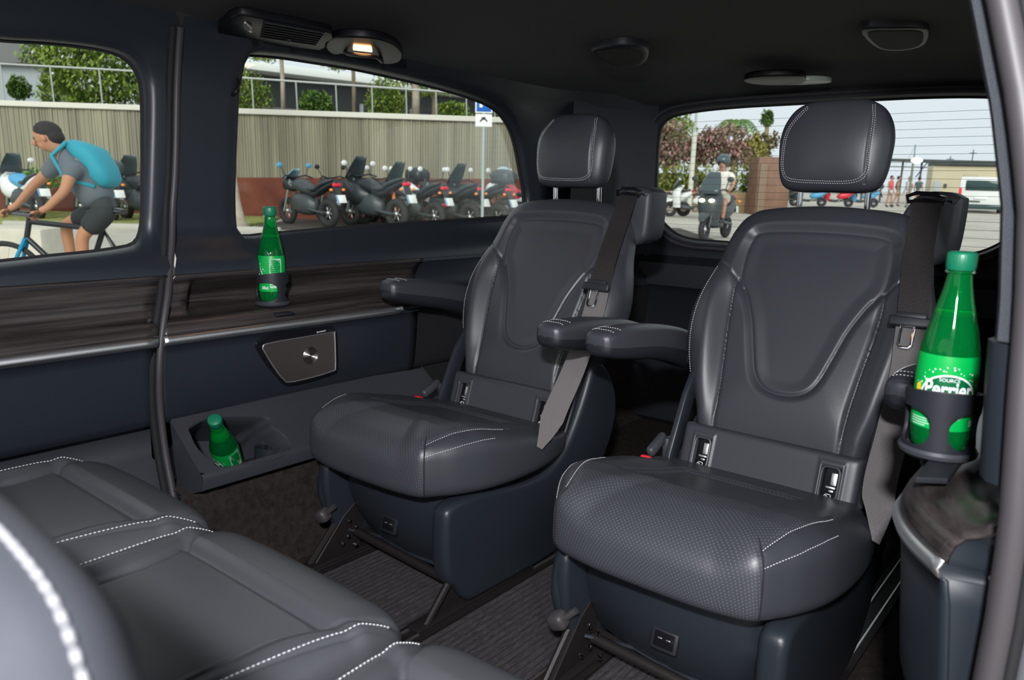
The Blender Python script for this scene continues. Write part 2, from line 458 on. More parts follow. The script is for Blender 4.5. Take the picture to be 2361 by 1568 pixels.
def make_seat():
    root = thing('rear_seat', 'x', 'car seat', (XR, SY, 0))
    L = (0, -SY, 0)
    def put(o): o.location = L; return o
    # ---- cushion
    half = [(0.00, -0.232), (0.08, -0.230), (0.130, -0.223), (0.156, -0.216), (0.167, -0.207), (0.182, -0.186), (0.204, -0.15), (0.226, -0.09), (0.236, -0.01),
            (0.233, 0.07), (0.218, 0.14), (0.196, 0.19), (0.15, 0.208), (0.0, 0.212)]
    outl = [(w, t) for w, t in half] + [(-w, t) for w, t in half[-2:0:-1]]
    def seamx(t): return np.interp(t, [-0.23, -0.208, -0.196, -0.15, -0.10, -0.05, 0.1, 0.21], [0.170, 0.165, 0.155, 0.168, 0.182, 0.190, 0.195, 0.195])
    def ftop(s, t):
        a = np.abs(s)
        z = np.interp(t, [-0.24, -0.19, -0.14, -0.10, -0.05, 0.0, 0.05, 0.10, 0.15, 0.22], [0.080, 0.086, 0.087, 0.082, 0.068, 0.054, 0.042, 0.031, 0.020, 0.010])
        z = z + 0.008*sm(a, 0.11, 0.17)*sm(t, -0.20, -0.05)*(1-sm(t, 0.05, 0.16))
        ins = [(-0.120, -0.085), (0.120, -0.085), (0.108, 0.11), (-0.108, 0.11)]
        d = pdist(s, t, ins, True); i = inside(s, t, ins)
        z = z - np.where(i, 0.006*sm(d, 0, 0.014), 0) - 0.003*gz(d, 0.004)
        z = z - 0.0035*gz(np.abs(a-seamx(t)), 0.003)*(t < 0.0)*(t > -0.20)
        return z
    def pfc(a, b):
        q = sm(np.abs(a)/(np.abs(b)+1e-6), 0.45, 0.78)
        return 2.7 + 1.9*np.where(b < 0, q, 1.0)
    cu = Puff(outl, ftop, lambda s, t: 0.052+0*s, (-0.004, 1.13, 0.288), (1, 0, 0), (0, 1, 0), (0, 0, 1), pf=pfc, pb=4.5, center=(0, 0.0), n=420)
    co = put(cu.mesh('seat_cushion', [PERF, LEATHER], root, nr=110,
                     matfn=lambda a, b, f: np.where(np.abs(a) < seamx(b), 0, 1)))
    sl = []
    for sg in (1, -1):
        sl.append(curve_on(cu, [(sg*0.1575, -0.194), (sg*0.170, -0.15), (sg*0.184, -0.10), (sg*0.192, -0.05), (sg*0.194, -0.02)], 16, 0.0008))
        pts = []
        for k in range(30):
            th = radians(-51.2+k/29*34); rr = 0.990-0.045*(k/29)
            if sg < 0: th = pi-th
            R_ = float(np.interp(atan2(sin(th), cos(th)), cu.th, cu.R, period=2*pi))
            pts.append(cu.surf(cos(th)*R_*rr, sin(th)*R_*rr, 0.0008))
        sl.append(pts)
    stitches('stitching', sl, co)
    for sg in (1, -1):                     # dark seam dropping down the two front corners
        mb = MB()
        pts = []
        ang = atan2(-0.2075, sg*0.1665); R_ = float(np.interp(ang, cu.th, cu.R, period=2*pi)); p_ = float(cu.pe(0.1665, -0.2075))
        for k in range(18):
            zz = 0.360 - k/17*0.118
            h = 0.086
            if zz > 0.288: rr = (1-min((zz-0.288)/h, 0.999)**p_)**(1/p_)
            else: rr = (1-min((0.288-zz)/0.052, 0.99)**4.5)**(1/4.5)
            pts.append((-0.004+cos(ang)*R_*rr*1.0008, 1.13+sin(ang)*R_*rr*1.0008, zz))
        mb.tube(pts, 0.0013, 6)
        mb.build('corner_seam', SEAM, co)
    # ---- backrest
    bh = [(0.0, -0.07), (0.09, -0.068), (0.138, -0.06), (0.155, -0.04), (0.166, 0.0), (0.190, 0.05), (0.212, 0.10), (0.226, 0.15), (0.228, 0.20),
          (0.218, 0.25), (0.203, 0.30), (0.194, 0.345), (0.183, 0.385), (0.162, 0.418), (0.12, 0.436), (0.0, 0.445)]
    bo = [(w, t) for w, t in bh] + [(-w, t) for w, t in bh[-2:0:-1]]
    uh = [(0.0, 0.050), (0.036, 0.058), (0.058, 0.082), (0.074, 0.13), (0.090, 0.185), (0.112, 0.235), (0.132, 0.268), (0.136, 0.31), (0.131, 0.35), (0.112, 0.372), (0.0, 0.378)]
    uo = catmull([(w, t) for w, t in uh] + [(-w, t) for w, t in uh[-2:0:-1]], 6, True)
    uo = [tuple(p) for p in uo]
    def fb(s, t):
        a = np.abs(s)
        d = pdist(s, t, uo, True); i = inside(s, t, uo)
        z = 0.047 + 0*s
        z = z + 0.016*sm(t, 0.20, 0.30)*(~i)*sm(d, 0, 0.022)
        z = z - np.where(i, 0.004*sm(d, 0, 0.03), 0)
        low = 1-sm(t, 0.23, 0.30)
        cx = 0.118 + 0.02*sm(t, 0.0, 0.25)
        z = z + 0.040*sm(a, cx-0.006, cx+0.045)*(1-sm(t, 0.20, 0.34))*sm(t, -0.10, 0.02)
        z = z - 0.005*gz(np.abs(a-cx), 0.004)*low
        z = z + 0.008*low*(~i)*(a < cx)*sm(d, 0, 0.015)*sm(t, -0.06, 0.05)
        z = z - 0.0045*gz(d, 0.0032)*np.where(t < 0.25, 1, 0.35)
        for sg in (1, -1):
            z = z - 0.004*gz(pdist(s, t, [(sg*0.135, 0.262), (sg*0.165, 0.290), (sg*0.205, 0.312)]), 0.003)
        return z
    ORI = Vector((0, 1.37, 0.40)) - BFR*0.047
    bk = Puff(bo, fb, lambda s, t: 0.05+0*s, ORI, (1, 0, 0), BUP, BFR, pf=3.0, pb=3.5, center=(0, 0.19), n=480)
    bob = put(bk.mesh('backrest', [LEATHER, LEATHER], root, nr=120))
    sl = []
    for sg in (1, -1):
        sl.append(curve_on(bk, [(sg*0.190, 0.292), (sg*0.203, 0.22), (sg*0.205, 0.15), (sg*0.196, 0.09), (sg*0.180, 0.03)], 16, 0.0008))
    stitches('stitching', sl, bob)
    # ---- headrest
    hh = [(0.0, -0.088), (0.06, -0.088), (0.088, -0.08), (0.1005, -0.055), (0.1055, -0.015), (0.106, 0.02), (0.098, 0.05), (0.08, 0.075), (0.05, 0.088), (0.0, 0.09)]
    ho = [(w, t) for w, t in hh] + [(-w, t) for w, t in hh[-2:0:-1]]
    def fh(s, t): return 0.040 + 0.006*gz(t, 0.06) - 0.0025*gz(np.abs(s-0.0715), 0.0022)*(t > -0.075)
    hd = Puff(ho, fh, lambda s, t: 0.045+0*s, (-0.015, 1.615, 0.904), (1, 0, 0), (0, 0.10, 0.995), (0, -0.995, 0.10), pf=3.2, pb=2.6, n=260)
    hob = put(hd.mesh('headrest', LEATHER, root, nr=70))
    def hline(k):
        return curve_on(hd, [(-0.052*k, 0.072*k), (-0.082*k, 0.03*k), (-0.088*k, -0.02), (-0.084*k, -0.052), (-0.065*k, -0.0665*k), (0.0, -0.070*k), (0.045*k, -0.069*k), (0.066*k, -0.060*k), (0.0735*k, -0.04), (0.074*k, 0.0), (0.0725*k, 0.045), (0.066*k, 0.076)], 12)
    stitches('stitching', [hline(1.0), hline(1.055)], hob, 0.0026, 0.0018, 0.0006)
    for sg in (1, -1):
        mb = MB(); mb.tube([(sg*0.066-0.012, 1.625, 0.76), (sg*0.066-0.012, 1.622, 0.83)], 0.006, 12)
        put(mb.build('headrest_post', CHROME, root))
    # ---- lower back panel with two latch recesses
    pn = (0, -0.90, 0.43)
    PT = Vector((0, 0.30, 0.954)); PF = Vector((0, -0.954, 0.30)); PO = Vector((0, 1.335, 0.318))
    po = [(0.165, -0.05), (0.168, 0.0), (0.160, 0.035), (0.150, 0.05), (-0.150, 0.05), (-0.160, 0.035), (-0.168, 0.0), (-0.165, -0.05)]
    holes = [(-0.119, 0.0), (0.119, 0.0)]
    def fpn(s, t):
        z = 0.02 + 0*s
        for hx, hy in holes:
            q = np.maximum(np.abs(s-hx)/0.0165, np.abs(t-hy)/0.030)
            z = z + 0.0025*gz(q-1.15, 0.18) - 0.014*(1-sm(q, 0.80, 0.98))
        return z
    pnl = MB()
    ss = np.linspace(-0.166, 0.166, 190); tt = np.linspace(-0.085, 0.054, 84)
    Sg, Tg = np.meshgrid(ss, tt, indexing='ij')
    edge = (1-np.clip(np.abs(Sg)/0.166, 0, 1)**14)*(1-np.clip((Tg)/0.054, 0, 1)**10)
    Z = fpn(Sg, Tg)*np.clip(edge, 0, 1)**0.3
    pnl.grid([[PO+Vector((Sg[i, j], 0, 0))+PT*Tg[i, j]+PF*(Z[i, j]-0.012) for j in range(84)] for i in range(190)], flip=True)
    pano = put(pnl.build('lower_back_panel', LEATHER, root, sharp=None))
    pano['label'] = 'smooth grey lower back panel'
    Mp = Matrix((Vector((1, 0, 0)), PT, PF)).transposed()
    for hx, hy in holes:
        c = PO + Vector((hx, 0, 0)) + PT*hy
        fr = MB()
        ring = [c + Mp @ Vector((0.0155*np.sign(cos(a))*abs(cos(a))**0.45, 0.029*np.sign(sin(a))*abs(sin(a))**0.35, 0.009)) for a in np.linspace(0, 2*pi, 40)[:-1]]
        fr.tube(ring, 0.0022, 8, closed=True)
        fro = fr.build('latch_recess', GREYPL, pano)
        bx = MB(); bx.box(c + Mp @ Vector((0, 0, -0.003)), (0.029, 0.056, 0.003), 0.0, Mp); bx.build('recess_floor', BLACK, fro)
        bx = MB(); bx.box(c + Mp @ Vector((0.006, 0.009, 0.003)), (0.010, 0.022, 0.003), 0.0012, Mp); bx.box(c + Mp @ Vector((0.002, -0.006, 0.002)), (0.016, 0.004, 0.003), 0.001, Mp)
        bx.box(c + Mp @ Vector((0.004, -0.012, 0.003)), (0.008, 0.004, 0.003), 0.001, Mp); bx.build('latch_handle', SATIN, fro)
        ic = MB()
        w, h = 0.0052, 0.0036; cc = c + Mp @ Vector((0.0, -0.0215, 0.004))
        rr = [cc + Mp @ Vector((w*x, h*y, 0)) for x, y in ((-0.7, -1), (0.8, -1), (1, -0.6), (1, 0.8), (0.6, 1), (-0.4, 1), (-1, 0.3), (-1, -0.7))]
        ic.tube(rr, 0.0006, 5, closed=True)
        ic.tube([cc + Mp @ Vector((-0.5*w, 0.3*h, 0)), cc + Mp @ Vector((0.1*w, -0.3*h, 0)), cc + Mp @ Vector((0.6*w, -0.2*h, 0))], 0.0007, 5)
        ic.build('latch_symbol', WHITEPRINT, fro)
    # ---- base shell
    side = [(0.955, 0.10), (0.950, 0.20), (0.965, 0.232), (1.03, 0.236), (1.12, 0.225), (1.20, 0.215), (1.27, 0.222), (1.33, 0.262), (1.385, 0.345), (1.425, 0.425), (1.455, 0.43), (1.50, 0.39),
            (1.53, 0.33), (1.525, 0.26), (1.48, 0.18), (1.42, 0.10), (1.36, 0.04), (1.28, 0.018), (1.06, 0.018), (1.015, 0.025), (0.985, 0.06)]
    side = [tuple(p) for p in catmull(side, 4, True)]
    mb = MB(); mb.prism(side, 'x', 0.150, 0.192, 0.014, 4); b1 = put(mb.build('base_side_cover', PLASTIC, root, sharp=50))
    side2 = [(0.965, 0.12), (0.955, 0.20), (0.98, 0.238), (1.12, 0.228), (1.25, 0.225), (1.38, 0.30), (1.45, 0.36), (1.48, 0.28), (1.42, 0.10), (1.30, 0.03), (1.08, 0.03), (1.0, 0.06)]
    side2 = [tuple(p) for p in catmull(side2, 4, True)]
    mb = MB(); mb.prism(side2, 'x', -0.192, -0.165, 0.010, 3); put(mb.build('base_side_cover', PLASTIC, root, sharp=50))
    # front fascia, a curved sheet leaning under the cushion
    mb = MB(); rows = []
    for i in range(25):
        s = -0.160 + i/24*0.312
        row = []
        for k in range(15):
            t = k/14
            z = 0.250 - t*0.185 - 0.004*sin(pi*(s+0.16)/0.312)
            y = 0.985 + 0.030*(s/0.16)**2 + 0.045*t**2 - 0.012*sin(pi*t)
            row.append((s, y, z))
        for k in range(14, -1, -1):
            x, y, z = row[k]; row.append((x, y+0.012, z))
        rows.append(row)
    mb.grid(rows, cv=True)
    fa = put(mb.build('front_fascia', PLASTIC, root, sharp=50, weld=False))
    mb = MB(); mb.tube([(-0.160, 1.01, 0.066), (-0.08, 0.995+0.045-0.0, 0.062), (0.0, 1.025, 0.0605), (0.09, 1.03, 0.062), (0.152, 1.05, 0.066)], 0.004, 8); mb.build('lower_lip', PLASTIC, fa)
    # usb plate
    uc = Vector((0.0, 0.9865, 0.135)); Mu = Matrix.Rotation(radians(-15), 3, 'X')
    mb = MB(); mb.box(uc, (0.044, 0.010, 0.034), 0.0025, Mu)
    us = put(mb.build('usb_socket', PLASTIC2, root))
    mb = MB(); mb.box(uc + Mu @ Vector((0, -0.0042, 0)), (0.034, 0.003, 0.024), 0.001, Mu); mb.build('socket_face', BLACK, us)
    for q in (-0.007, 0.007):
        mb = MB(); mb.box(uc + Mu @ Vector((q, -0.0060, 0.002)), (0.0075, 0.0012, 0.0022), 0.0004, Mu); mb.build('usb_port', SATIN, us)
    # metal frame: cross bar, two front brackets, rail feet
    mb = MB(); mb.tube([(-0.150, 1.02, 0.062), (0.165, 1.015, 0.048)], 0.0095, 12); mb.tube([(-0.165, 1.06, 0.05), (-0.08, 1.045, 0.055)], 0.006, 8)
    fr = put(mb.build('cross_bar', STEELBLK, root))
    for sg, x in ((1, 0.168), (-1, -0.168)):
        mb = MB()
        mb.prism([(0.915, 0.008), (1.04, 0.008), (1.06, 0.085), (1.03, 0.12), (1.00, 0.10)], 'x', x-0.004, x+0.004, 0.001, 1)
        mb.tube([(x+0.008*sg, 0.915, 0.012), (x+0.008*sg, 1.01, 0.11)], 0.007, 8)
        mb.box((x, 1.06, 0.012), (0.034, 0.34, 0.010), 0.003)
        put(mb.build('rail_foot', STEELBLK, root))
    for (x, y, z) in ((-0.145, 1.00, 0.095), (-0.13, 1.005, 0.085), (-0.138, 0.99, 0.065), (-0.12, 0.995, 0.05), (0.15, 0.99, 0.05), (-0.15, 0.985, 0.045)):
        mb = MB(); mb.lathe([(0.0001, 0.004), (0.0042, 0.003), (0.0045, 0.0)], 8, (x, y, z), Matrix.Rotation(radians(75), 3, 'X'))
        mb.build('bolt', CHROME, fr)
    # lever strut at the inner front corner
    mb = MB()
    st = [(-0.178, 0.972, 0.235), (-0.186, 0.968, 0.20), (-0.188, 0.968, 0.15), (-0.182, 0.985, 0.10)]
    mb.tube([tuple(p) for p in catmull(st, 5)], 0.013, 10); put(mb.build('front_strut', PLASTIC, root))
    mb = MB(); Ml = Matrix.Rotation(radians(-25), 3, 'Y') @ Matrix.Rotation(radians(20), 3, 'X')
    mb.box((-0.178, 0.955, 0.112), (0.034, 0.030, 0.030), 0.010, Ml, 3); mb.tube([(-0.168, 0.955, 0.118), (-0.148, 0.962, 0.138)], 0.006, 8)
    put(mb.build('release_lever', RUBBER, root))
    # ---- recliner bracket and side lever on both sides
    for sg in (-1, 1):
        mb = MB()
        br = [(1.30, 0.275), (1.33, 0.275), (1.36, 0.33), (1.395, 0.40), (1.43, 0.455), (1.425, 0.47), (1.395, 0.465), (1.36, 0.42), (1.33, 0.36), (1.305, 0.31)]
        mb.prism(br, 'x', sg*0.178-0.006, sg*0.178+0.006, 0.003, 2)
        mb.tube([(sg*0.187, 1.325, 0.29), (sg*0.187, 1.36, 0.365), (sg*0.187, 1.415, 0.455)], 0.0045, 8)
        put(mb.build('recliner_bracket', PLASTIC2 if sg > 0 else PLASTIC, root))
    mb = MB()
    mb.box((-0.20, 1.30, 0.325), (0.018, 0.062, 0.022), 0.008, Matrix.Rotation(radians(22), 3, 'X'), 3); mb.box((-0.192, 1.335, 0.31), (0.015, 0.03, 0.05), 0.006)
    put(mb.build('tilt_lever', GREYPL, root))
    mb = MB(); mb.box((-0.198, 1.262, 0.290), (0.024, 0.020, 0.035), 0.004, Matrix.Rotation(radians(-15), 3, 'X')); bo_ = put(mb.build('belt_buckle', PLASTIC2, root))
    mb = MB(); mb.box((-0.198, 1.257, 0.309), (0.019, 0.014, 0.010), 0.003, Matrix.Rotation(radians(-15), 3, 'X')); o = mb.build('release_button', REDPL, bo_); o['label'] = 'red release button'
    # ---- belt outlet housing on the right shoulder
    q = Vector((0.232, 1.60, 0.745))
    hp = [(-0.062, -0.005), (-0.055, 0.03), (-0.030, 0.062), (0.01, 0.066), (0.032, 0.058), (0.038, 0.045), (0.034, -0.035), (0.022, -0.058), (-0.01, -0.068), (-0.035, -0.03)]
    hp = [tuple(p) for p in catmull(hp, 4, True)]
    mb = MB(); mb.prism([(a+0.185, b+0.755) for a, b in hp], 'y', 1.575, 1.665, 0.015, 4)
    hs = put(mb.build('belt_outlet', GREYPL, root, sharp=60))
    mb = MB(); mb.tube([(0.133, 1.580, 0.812), (0.150, 1.572, 0.818), (0.180, 1.572, 0.817), (0.200, 1.580, 0.810), (0.196, 1.572, 0.800), (0.166, 1.566, 0.806), (0.138, 1.572, 0.802)], 0.0035, 8, closed=True); mb.build('belt_slot', BLACK, hs)
    # ---- seat belt: webbing ribbon, tongue
    cl = [((0.170, 1.575, 0.809), 0), ((0.171, 1.560, 0.790), 0), ((0.178, 1.508, 0.72), 3), ((0.190, 1.455, 0.66), 5), ((0.199, 1.420, 0.61), 7), ((0.205, 1.392, 0.56), 10), ((0.210, 1.365, 0.52), 14), ((0.213, 1.310, 0.44), 22), ((0.216, 1.25, 0.37), 32), ((0.228, 1.205, 0.335), 45), ((0.238, 1.165, 0.308), 65)]
    P = catmull([c[0] for c in cl], 8); A = np.interp(np.linspace(0, len(cl)-1, len(P)), range(len(cl)), [c[1] for c in cl])
    Wd = np.interp(np.linspace(0, 1, len(P)), [0, 0.85, 1], [0.024, 0.024, 0.006])
    mb = MB(); rows = []
    for k, p in enumerate(P):
        d = Vector(P[min(k+1, len(P)-1)]-P[max(k-1, 0)]).normalized()
        a = radians(A[k]); w = Vector((cos(a), sin(a), 0)); w = (w-d*w.dot(d)).normalized(); nrm = d.cross(w)
        p = Vector(p)
        rows.append([p-w*Wd[k]+nrm*0.0006, p-w*Wd[k]-nrm*0.0006, p+w*Wd[k]-nrm*0.0006, p+w*Wd[k]+nrm*0.0006])
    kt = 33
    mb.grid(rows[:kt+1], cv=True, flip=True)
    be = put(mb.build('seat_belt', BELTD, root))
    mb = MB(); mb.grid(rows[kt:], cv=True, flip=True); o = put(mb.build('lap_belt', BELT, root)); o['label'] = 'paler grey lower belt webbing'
    tc_ = Vector((0.199, 1.404, 0.605)); Mt = Matrix.Rotation(radians(-20), 3, 'X')
    mb = MB(); mb.box(tc_, (0.066, 0.010, 0.018), 0.004, Mt, 3); mb.box(tc_ + Mt @ Vector((0, 0, 0.010)), (0.048, 0.008, 0.012), 0.003, Mt)
    tg = mb.build('tongue_grip', PLASTIC2, be)
    mb = MB(); Rr = [tc_ + Mt @ Vector((x-0.001, -0.002, z)) for x, z in ((-0.010, -0.008), (-0.010, -0.040), (-0.006, -0.045), (0.006, -0.045), (0.010, -0.040), (0.010, -0.008))]
    mb.tube(Rr, 0.0028, 8, closed=True); mb.tube([tc_ + Mt @ Vector((-0.022, -0.002, -0.006)), tc_ + Mt @ Vector((0.022, -0.002, -0.006))], 0.0025, 6); o = mb.build('tongue_plate', CHROME, tg); o['label'] = 'chrome tongue plate'
    # ---- armrests
    for sg in (-1, 1):
        x0 = sg*0.255
        z0, y0 = (0.553, 1.15)
        sec = []
        # stations along length: (y, ztop, zbot, halfwidth)
        stt = [(1.1485, 0.538, 0.534, 0.002), (1.1495, 0.548, 0.528, 0.012), (1.153, 0.555, 0.519, 0.022), (1.165, 0.560, 0.512, 0.030), (1.20, 0.562, 0.503, 0.033), (1.26, 0.560, 0.494, 0.034), (1.34, 0.552, 0.482, 0.034), (1.42, 0.540, 0.462, 0.033), (1.49, 0.522, 0.44, 0.030), (1.50, 0.51, 0.45, 0.02)]
        st = catmull(stt, 12)
        mb = MB(); rows = []
        for y, zt, zb, w in st:
            zc = (zt+zb)/2; h = (zt-zb)/2
            rows.append([(x0+w*np.sign(cos(a))*abs(cos(a))**0.55, y, zc+h*np.sign(sin(a))*abs(sin(a))**0.7) for a in np.linspace(0, 2*pi, 81)[:-1]])
        V = mb.grid(rows, cv=True, flip=False); mb.face(V[0][::-1]); mb.face(V[-1]); bmesh.ops.recalc_face_normals(mb.bm, faces=mb.bm.faces)
        ar = mb.build('armrest', [LEATHER, PLASTIC2], root, sharp=None)
        for p in ar.data.polygons:
            zc = sum(ar.data.vertices[v].co.z for v in p.vertices)/len(p.vertices); yc = p.center.y
            zt = np.interp(yc, [s_[0] for s_ in stt], [s_[1] for s_ in stt]); zb = np.interp(yc, [s_[0] for s_ in stt], [s_[2] for s_ in stt])
            p.material_index = 1 if zc < zb+0.42*(zt-zb) else 0
        put(ar)
        def top(x, y, o=0.0006):
            zt, zb, w = (np.interp(y, st[:, 0], st[:, k]) for k in (1, 2, 3))
            c = min(abs(x)/w, 0.999)**(1/0.55); ss_ = sqrt(max(1-c*c, 0))
            return (x0+x, y, (zt+zb)/2+(zt-zb)/2*ss_**0.7+o)
        lines = [[top(x, 1.172+3*x*x) for x in np.linspace(-0.024, 0.024, 14)],
                 [top(-0.024, y) for y in np.linspace(1.185, 1.46, 40)],
                 [top(x, 1.195+5*x*x) for x in np.linspace(-0.024, 0.026, 14)]]
        stitches('stitching', lines, ar, 0.003, 0.002, 0.0006)
        mb = MB(); mb.lathe([(0.0001, 0), (0.024, 0), (0.024, 0.03), (0.0001, 0.03)], 20, (sg*0.212-0.015, 1.48, 0.475), Matrix.Rotation(radians(90), 3, 'Y')); mb.build('armrest_pivot', PLASTIC2, ar)
    return root

seat_r = make_seat()
seat_l = copy_tree(seat_r); seat_l.location = (XL, SY, 0)
seat_r['label'] = 'dark leather rear seat in the middle of the cabin, the nearer and larger of two'
seat_l['label'] = 'dark leather rear seat beside the far side wall with the speaker'
for s_ in (seat_r, seat_l): s_['group'] = 'individual rear seats'
for ch in seat_l.children:
    if ch.name.startswith('armrest') and ch.data.vertices[0].co.x < 0: ch.rotation_euler = (radians(-3), 0, 0); ch.location = (0, -SY+0.025, 0.095)

# ================================================================== VAN SHELL
def struct(o, label=None):
    o['kind'] = 'structure'
    if label: o['label'] = label
    return o
def ygap(z): return float(np.interp(z, [0.0, 0.36, 0.45, 0.515, 0.58, 0.65, 0.736, 0.9, 1.06, 1.12], [0.702, 0.702, 0.697, 0.707, 0.735, 0.768, 0.795, 0.808, 0.811, 0.80]))
def ring_panel(outline, outer, steps):
    """outline: 3D-agnostic (y,z) window edge; outer(y,z from centre) ; returns list of rings"""
    n = len(outline); c = outline.mean(0); rings = []
    nx = np.roll(outline, -1, 0)-np.roll(outline, 1, 0); nr = np.stack([nx[:, 1], -nx[:, 0]], 1); nr /= np.linalg.norm(nr, axis=1)[:, None]
    if ((outline-c)*nr).sum() < 0: nr = -nr
    return c, nr
def ray_rect(c, d, y0, y1, z0, z1):
    k = 1e9
    for lo, hi, cc, dd in ((y0, y1, c[0], d[0]), (z0, z1, c[1], d[1])):
        if dd > 1e-9: k = min(k, (hi-cc)/dd)
        elif dd < -1e-9: k = min(k, (lo-cc)/dd)
    return c[0]+d[0]*k, c[1]+d[1]*k
def wall_x(y, z):
    """inner face of the far side wall above the wood trim"""
    x = float(np.interp(z, [0.60, 0.625, 0.645, 0.665, 0.69, 0.72, 1.00, 1.06, 1.10, 1.16], [-1.487, -1.487, -1.492, -1.510, -1.540, -1.545, -1.530, -1.515, -1.49, -1.45]))
    x += 0.115*float(sm(y, 1.98, 2.44))
    return x
def upper_wall(name, outline, y0, y1, z0, z1, side, gapped, n=120, lipd=0.020):
    O = resample(outline, n, True); c, nr = ring_panel(O, None, None)
    rings = []
    def P(y, z, x): return (x if side < 0 else -1.6-x+0.018+0.055*max(0.0, 1-(y-0.731)/0.15)**2.0, y, z)
    rings.append([P(O[i, 0], O[i, 1], -1.572) for i in range(n)])
    rings.append([P(O[i, 0], O[i, 1], wall_x(*O[i])-0.012) for i in range(n)])
    for off, dx in ((0.006, -0.004), (0.014, 0.0)):
        q = O+nr*off
        rings.append([P(q[i, 0], q[i, 1], wall_x(*q[i])+dx) for i in range(n)])
    q0 = O+nr*0.014
    ends = []
    for i in range(n):
        e = ray_rect(c, O[i]-c, y0, y1, z0, z1)
        ends.append(e)
    for k in (0.2, 0.4, 0.6, 0.8, 1.0):
        r = []
        for i in range(n):
            y = q0[i, 0]+(ends[i][0]-q0[i, 0])*k; z = q0[i, 1]+(ends[i][1]-q0[i, 1])*k
            yy = y
            if gapped:
                w = (y-q0[:, 0].mean())/((y1 if gapped < 0 else y0)-q0[:, 0].mean()); w = max(0, min(1, w))
                if gapped > 0: yy = y + (ygap(z)+0.006-y0)*w**3
                else: yy = y + (ygap(z)-0.006-y1)*w**3
            x = wall_x(y, z)
            r.append(P(yy, z, x))
        rings.append(r)
    mb = MB(); mb.grid(rings, cv=True)
    # turned-in edge towards the gap
    bmesh.ops.recalc_face_normals(mb.bm, faces=mb.bm.faces)
    return mb, O
W2PX = [(548, 129), (580, 127), (640, 132), (700, 141), (800, 157), (900, 178), (1000, 202), (1080, 226), (1130, 248), (1162, 278), (1183, 325), (1198, 400), (1207, 455), (1200, 490), (1170, 499), (1000, 511), (800, 524), (700, 532), (600, 541), (560, 545), (545, 537), (538, 510), (536, 400), (538, 250), (542, 160)]
W1PX = [(-330, 42), (-100, 78), (0, 92), (100, 98), (200, 109), (265, 124), (300, 148), (320, 185), (326, 240), (327, 350), (326, 480), (321, 535), (305, 562), (270, 572), (200, 582), (100, 592), (0, 603), (-150, 620), (-330, 640), (-420, 630), (-450, 580), (-450, 300), (-430, 80)]
w2 = np.array([tuple(px(x, y, 'x', -1.565))[1:] for x, y in W2PX]); w1 = np.array([tuple(px(x, y, 'x', -1.565))[1:] for x, y in W1PX])
w2 = catmull(w2, 6, True); w1 = catmull(w1, 6, True)
Y1 = 2.43
w3 = w2.copy()
mb, o2 = upper_wall('w', w2, 0.80, Y1, 0.615, 1.125, -1, 1)
wl = struct(mb.build('wall_left', PLASTIC, sharp=None), 'navy lined far side wall of the van cabin')
mb, o3 = upper_wall('w', w2, 0.735, Y1, 0.615, 1.125, 1, 0)
wr = struct(mb.build('wall_right', PLASTIC, sharp=None))
mb, o1 = upper_wall('w', w1, -0.9, 0.78, 0.615, 1.125, -1, -1)
dl = struct(mb.build('door_1', PLASTIC, sharp=None), 'closed far side sliding door')
def pane(name, O, side, x=-1.569):
    mb = MB(); X = (lambda v: v) if side < 0 else (lambda v: -1.6-v)
    c = O.mean(0); P = c+(O-c)*1.02
    mb.prism([tuple(p) for p in P], 'x', X(x)-0.0015, X(x)+0.0015)
    return struct(mb.build(name, GLASS, sharp=30))
for nme, O, sd in (('window_1', o1, -1), ('window_2', o2, -1), ('window_3', o3, 1)):
    g_ = pane(nme, O, sd)
    mb = MB(); X = (lambda v: v) if sd < 0 else (lambda v: -1.6-v)
    mb.tube([(X(-1.562), a, b) for a, b in O], 0.0045, 8, closed=True)
    mb.build('window_gasket', MATTEBLK, g_)

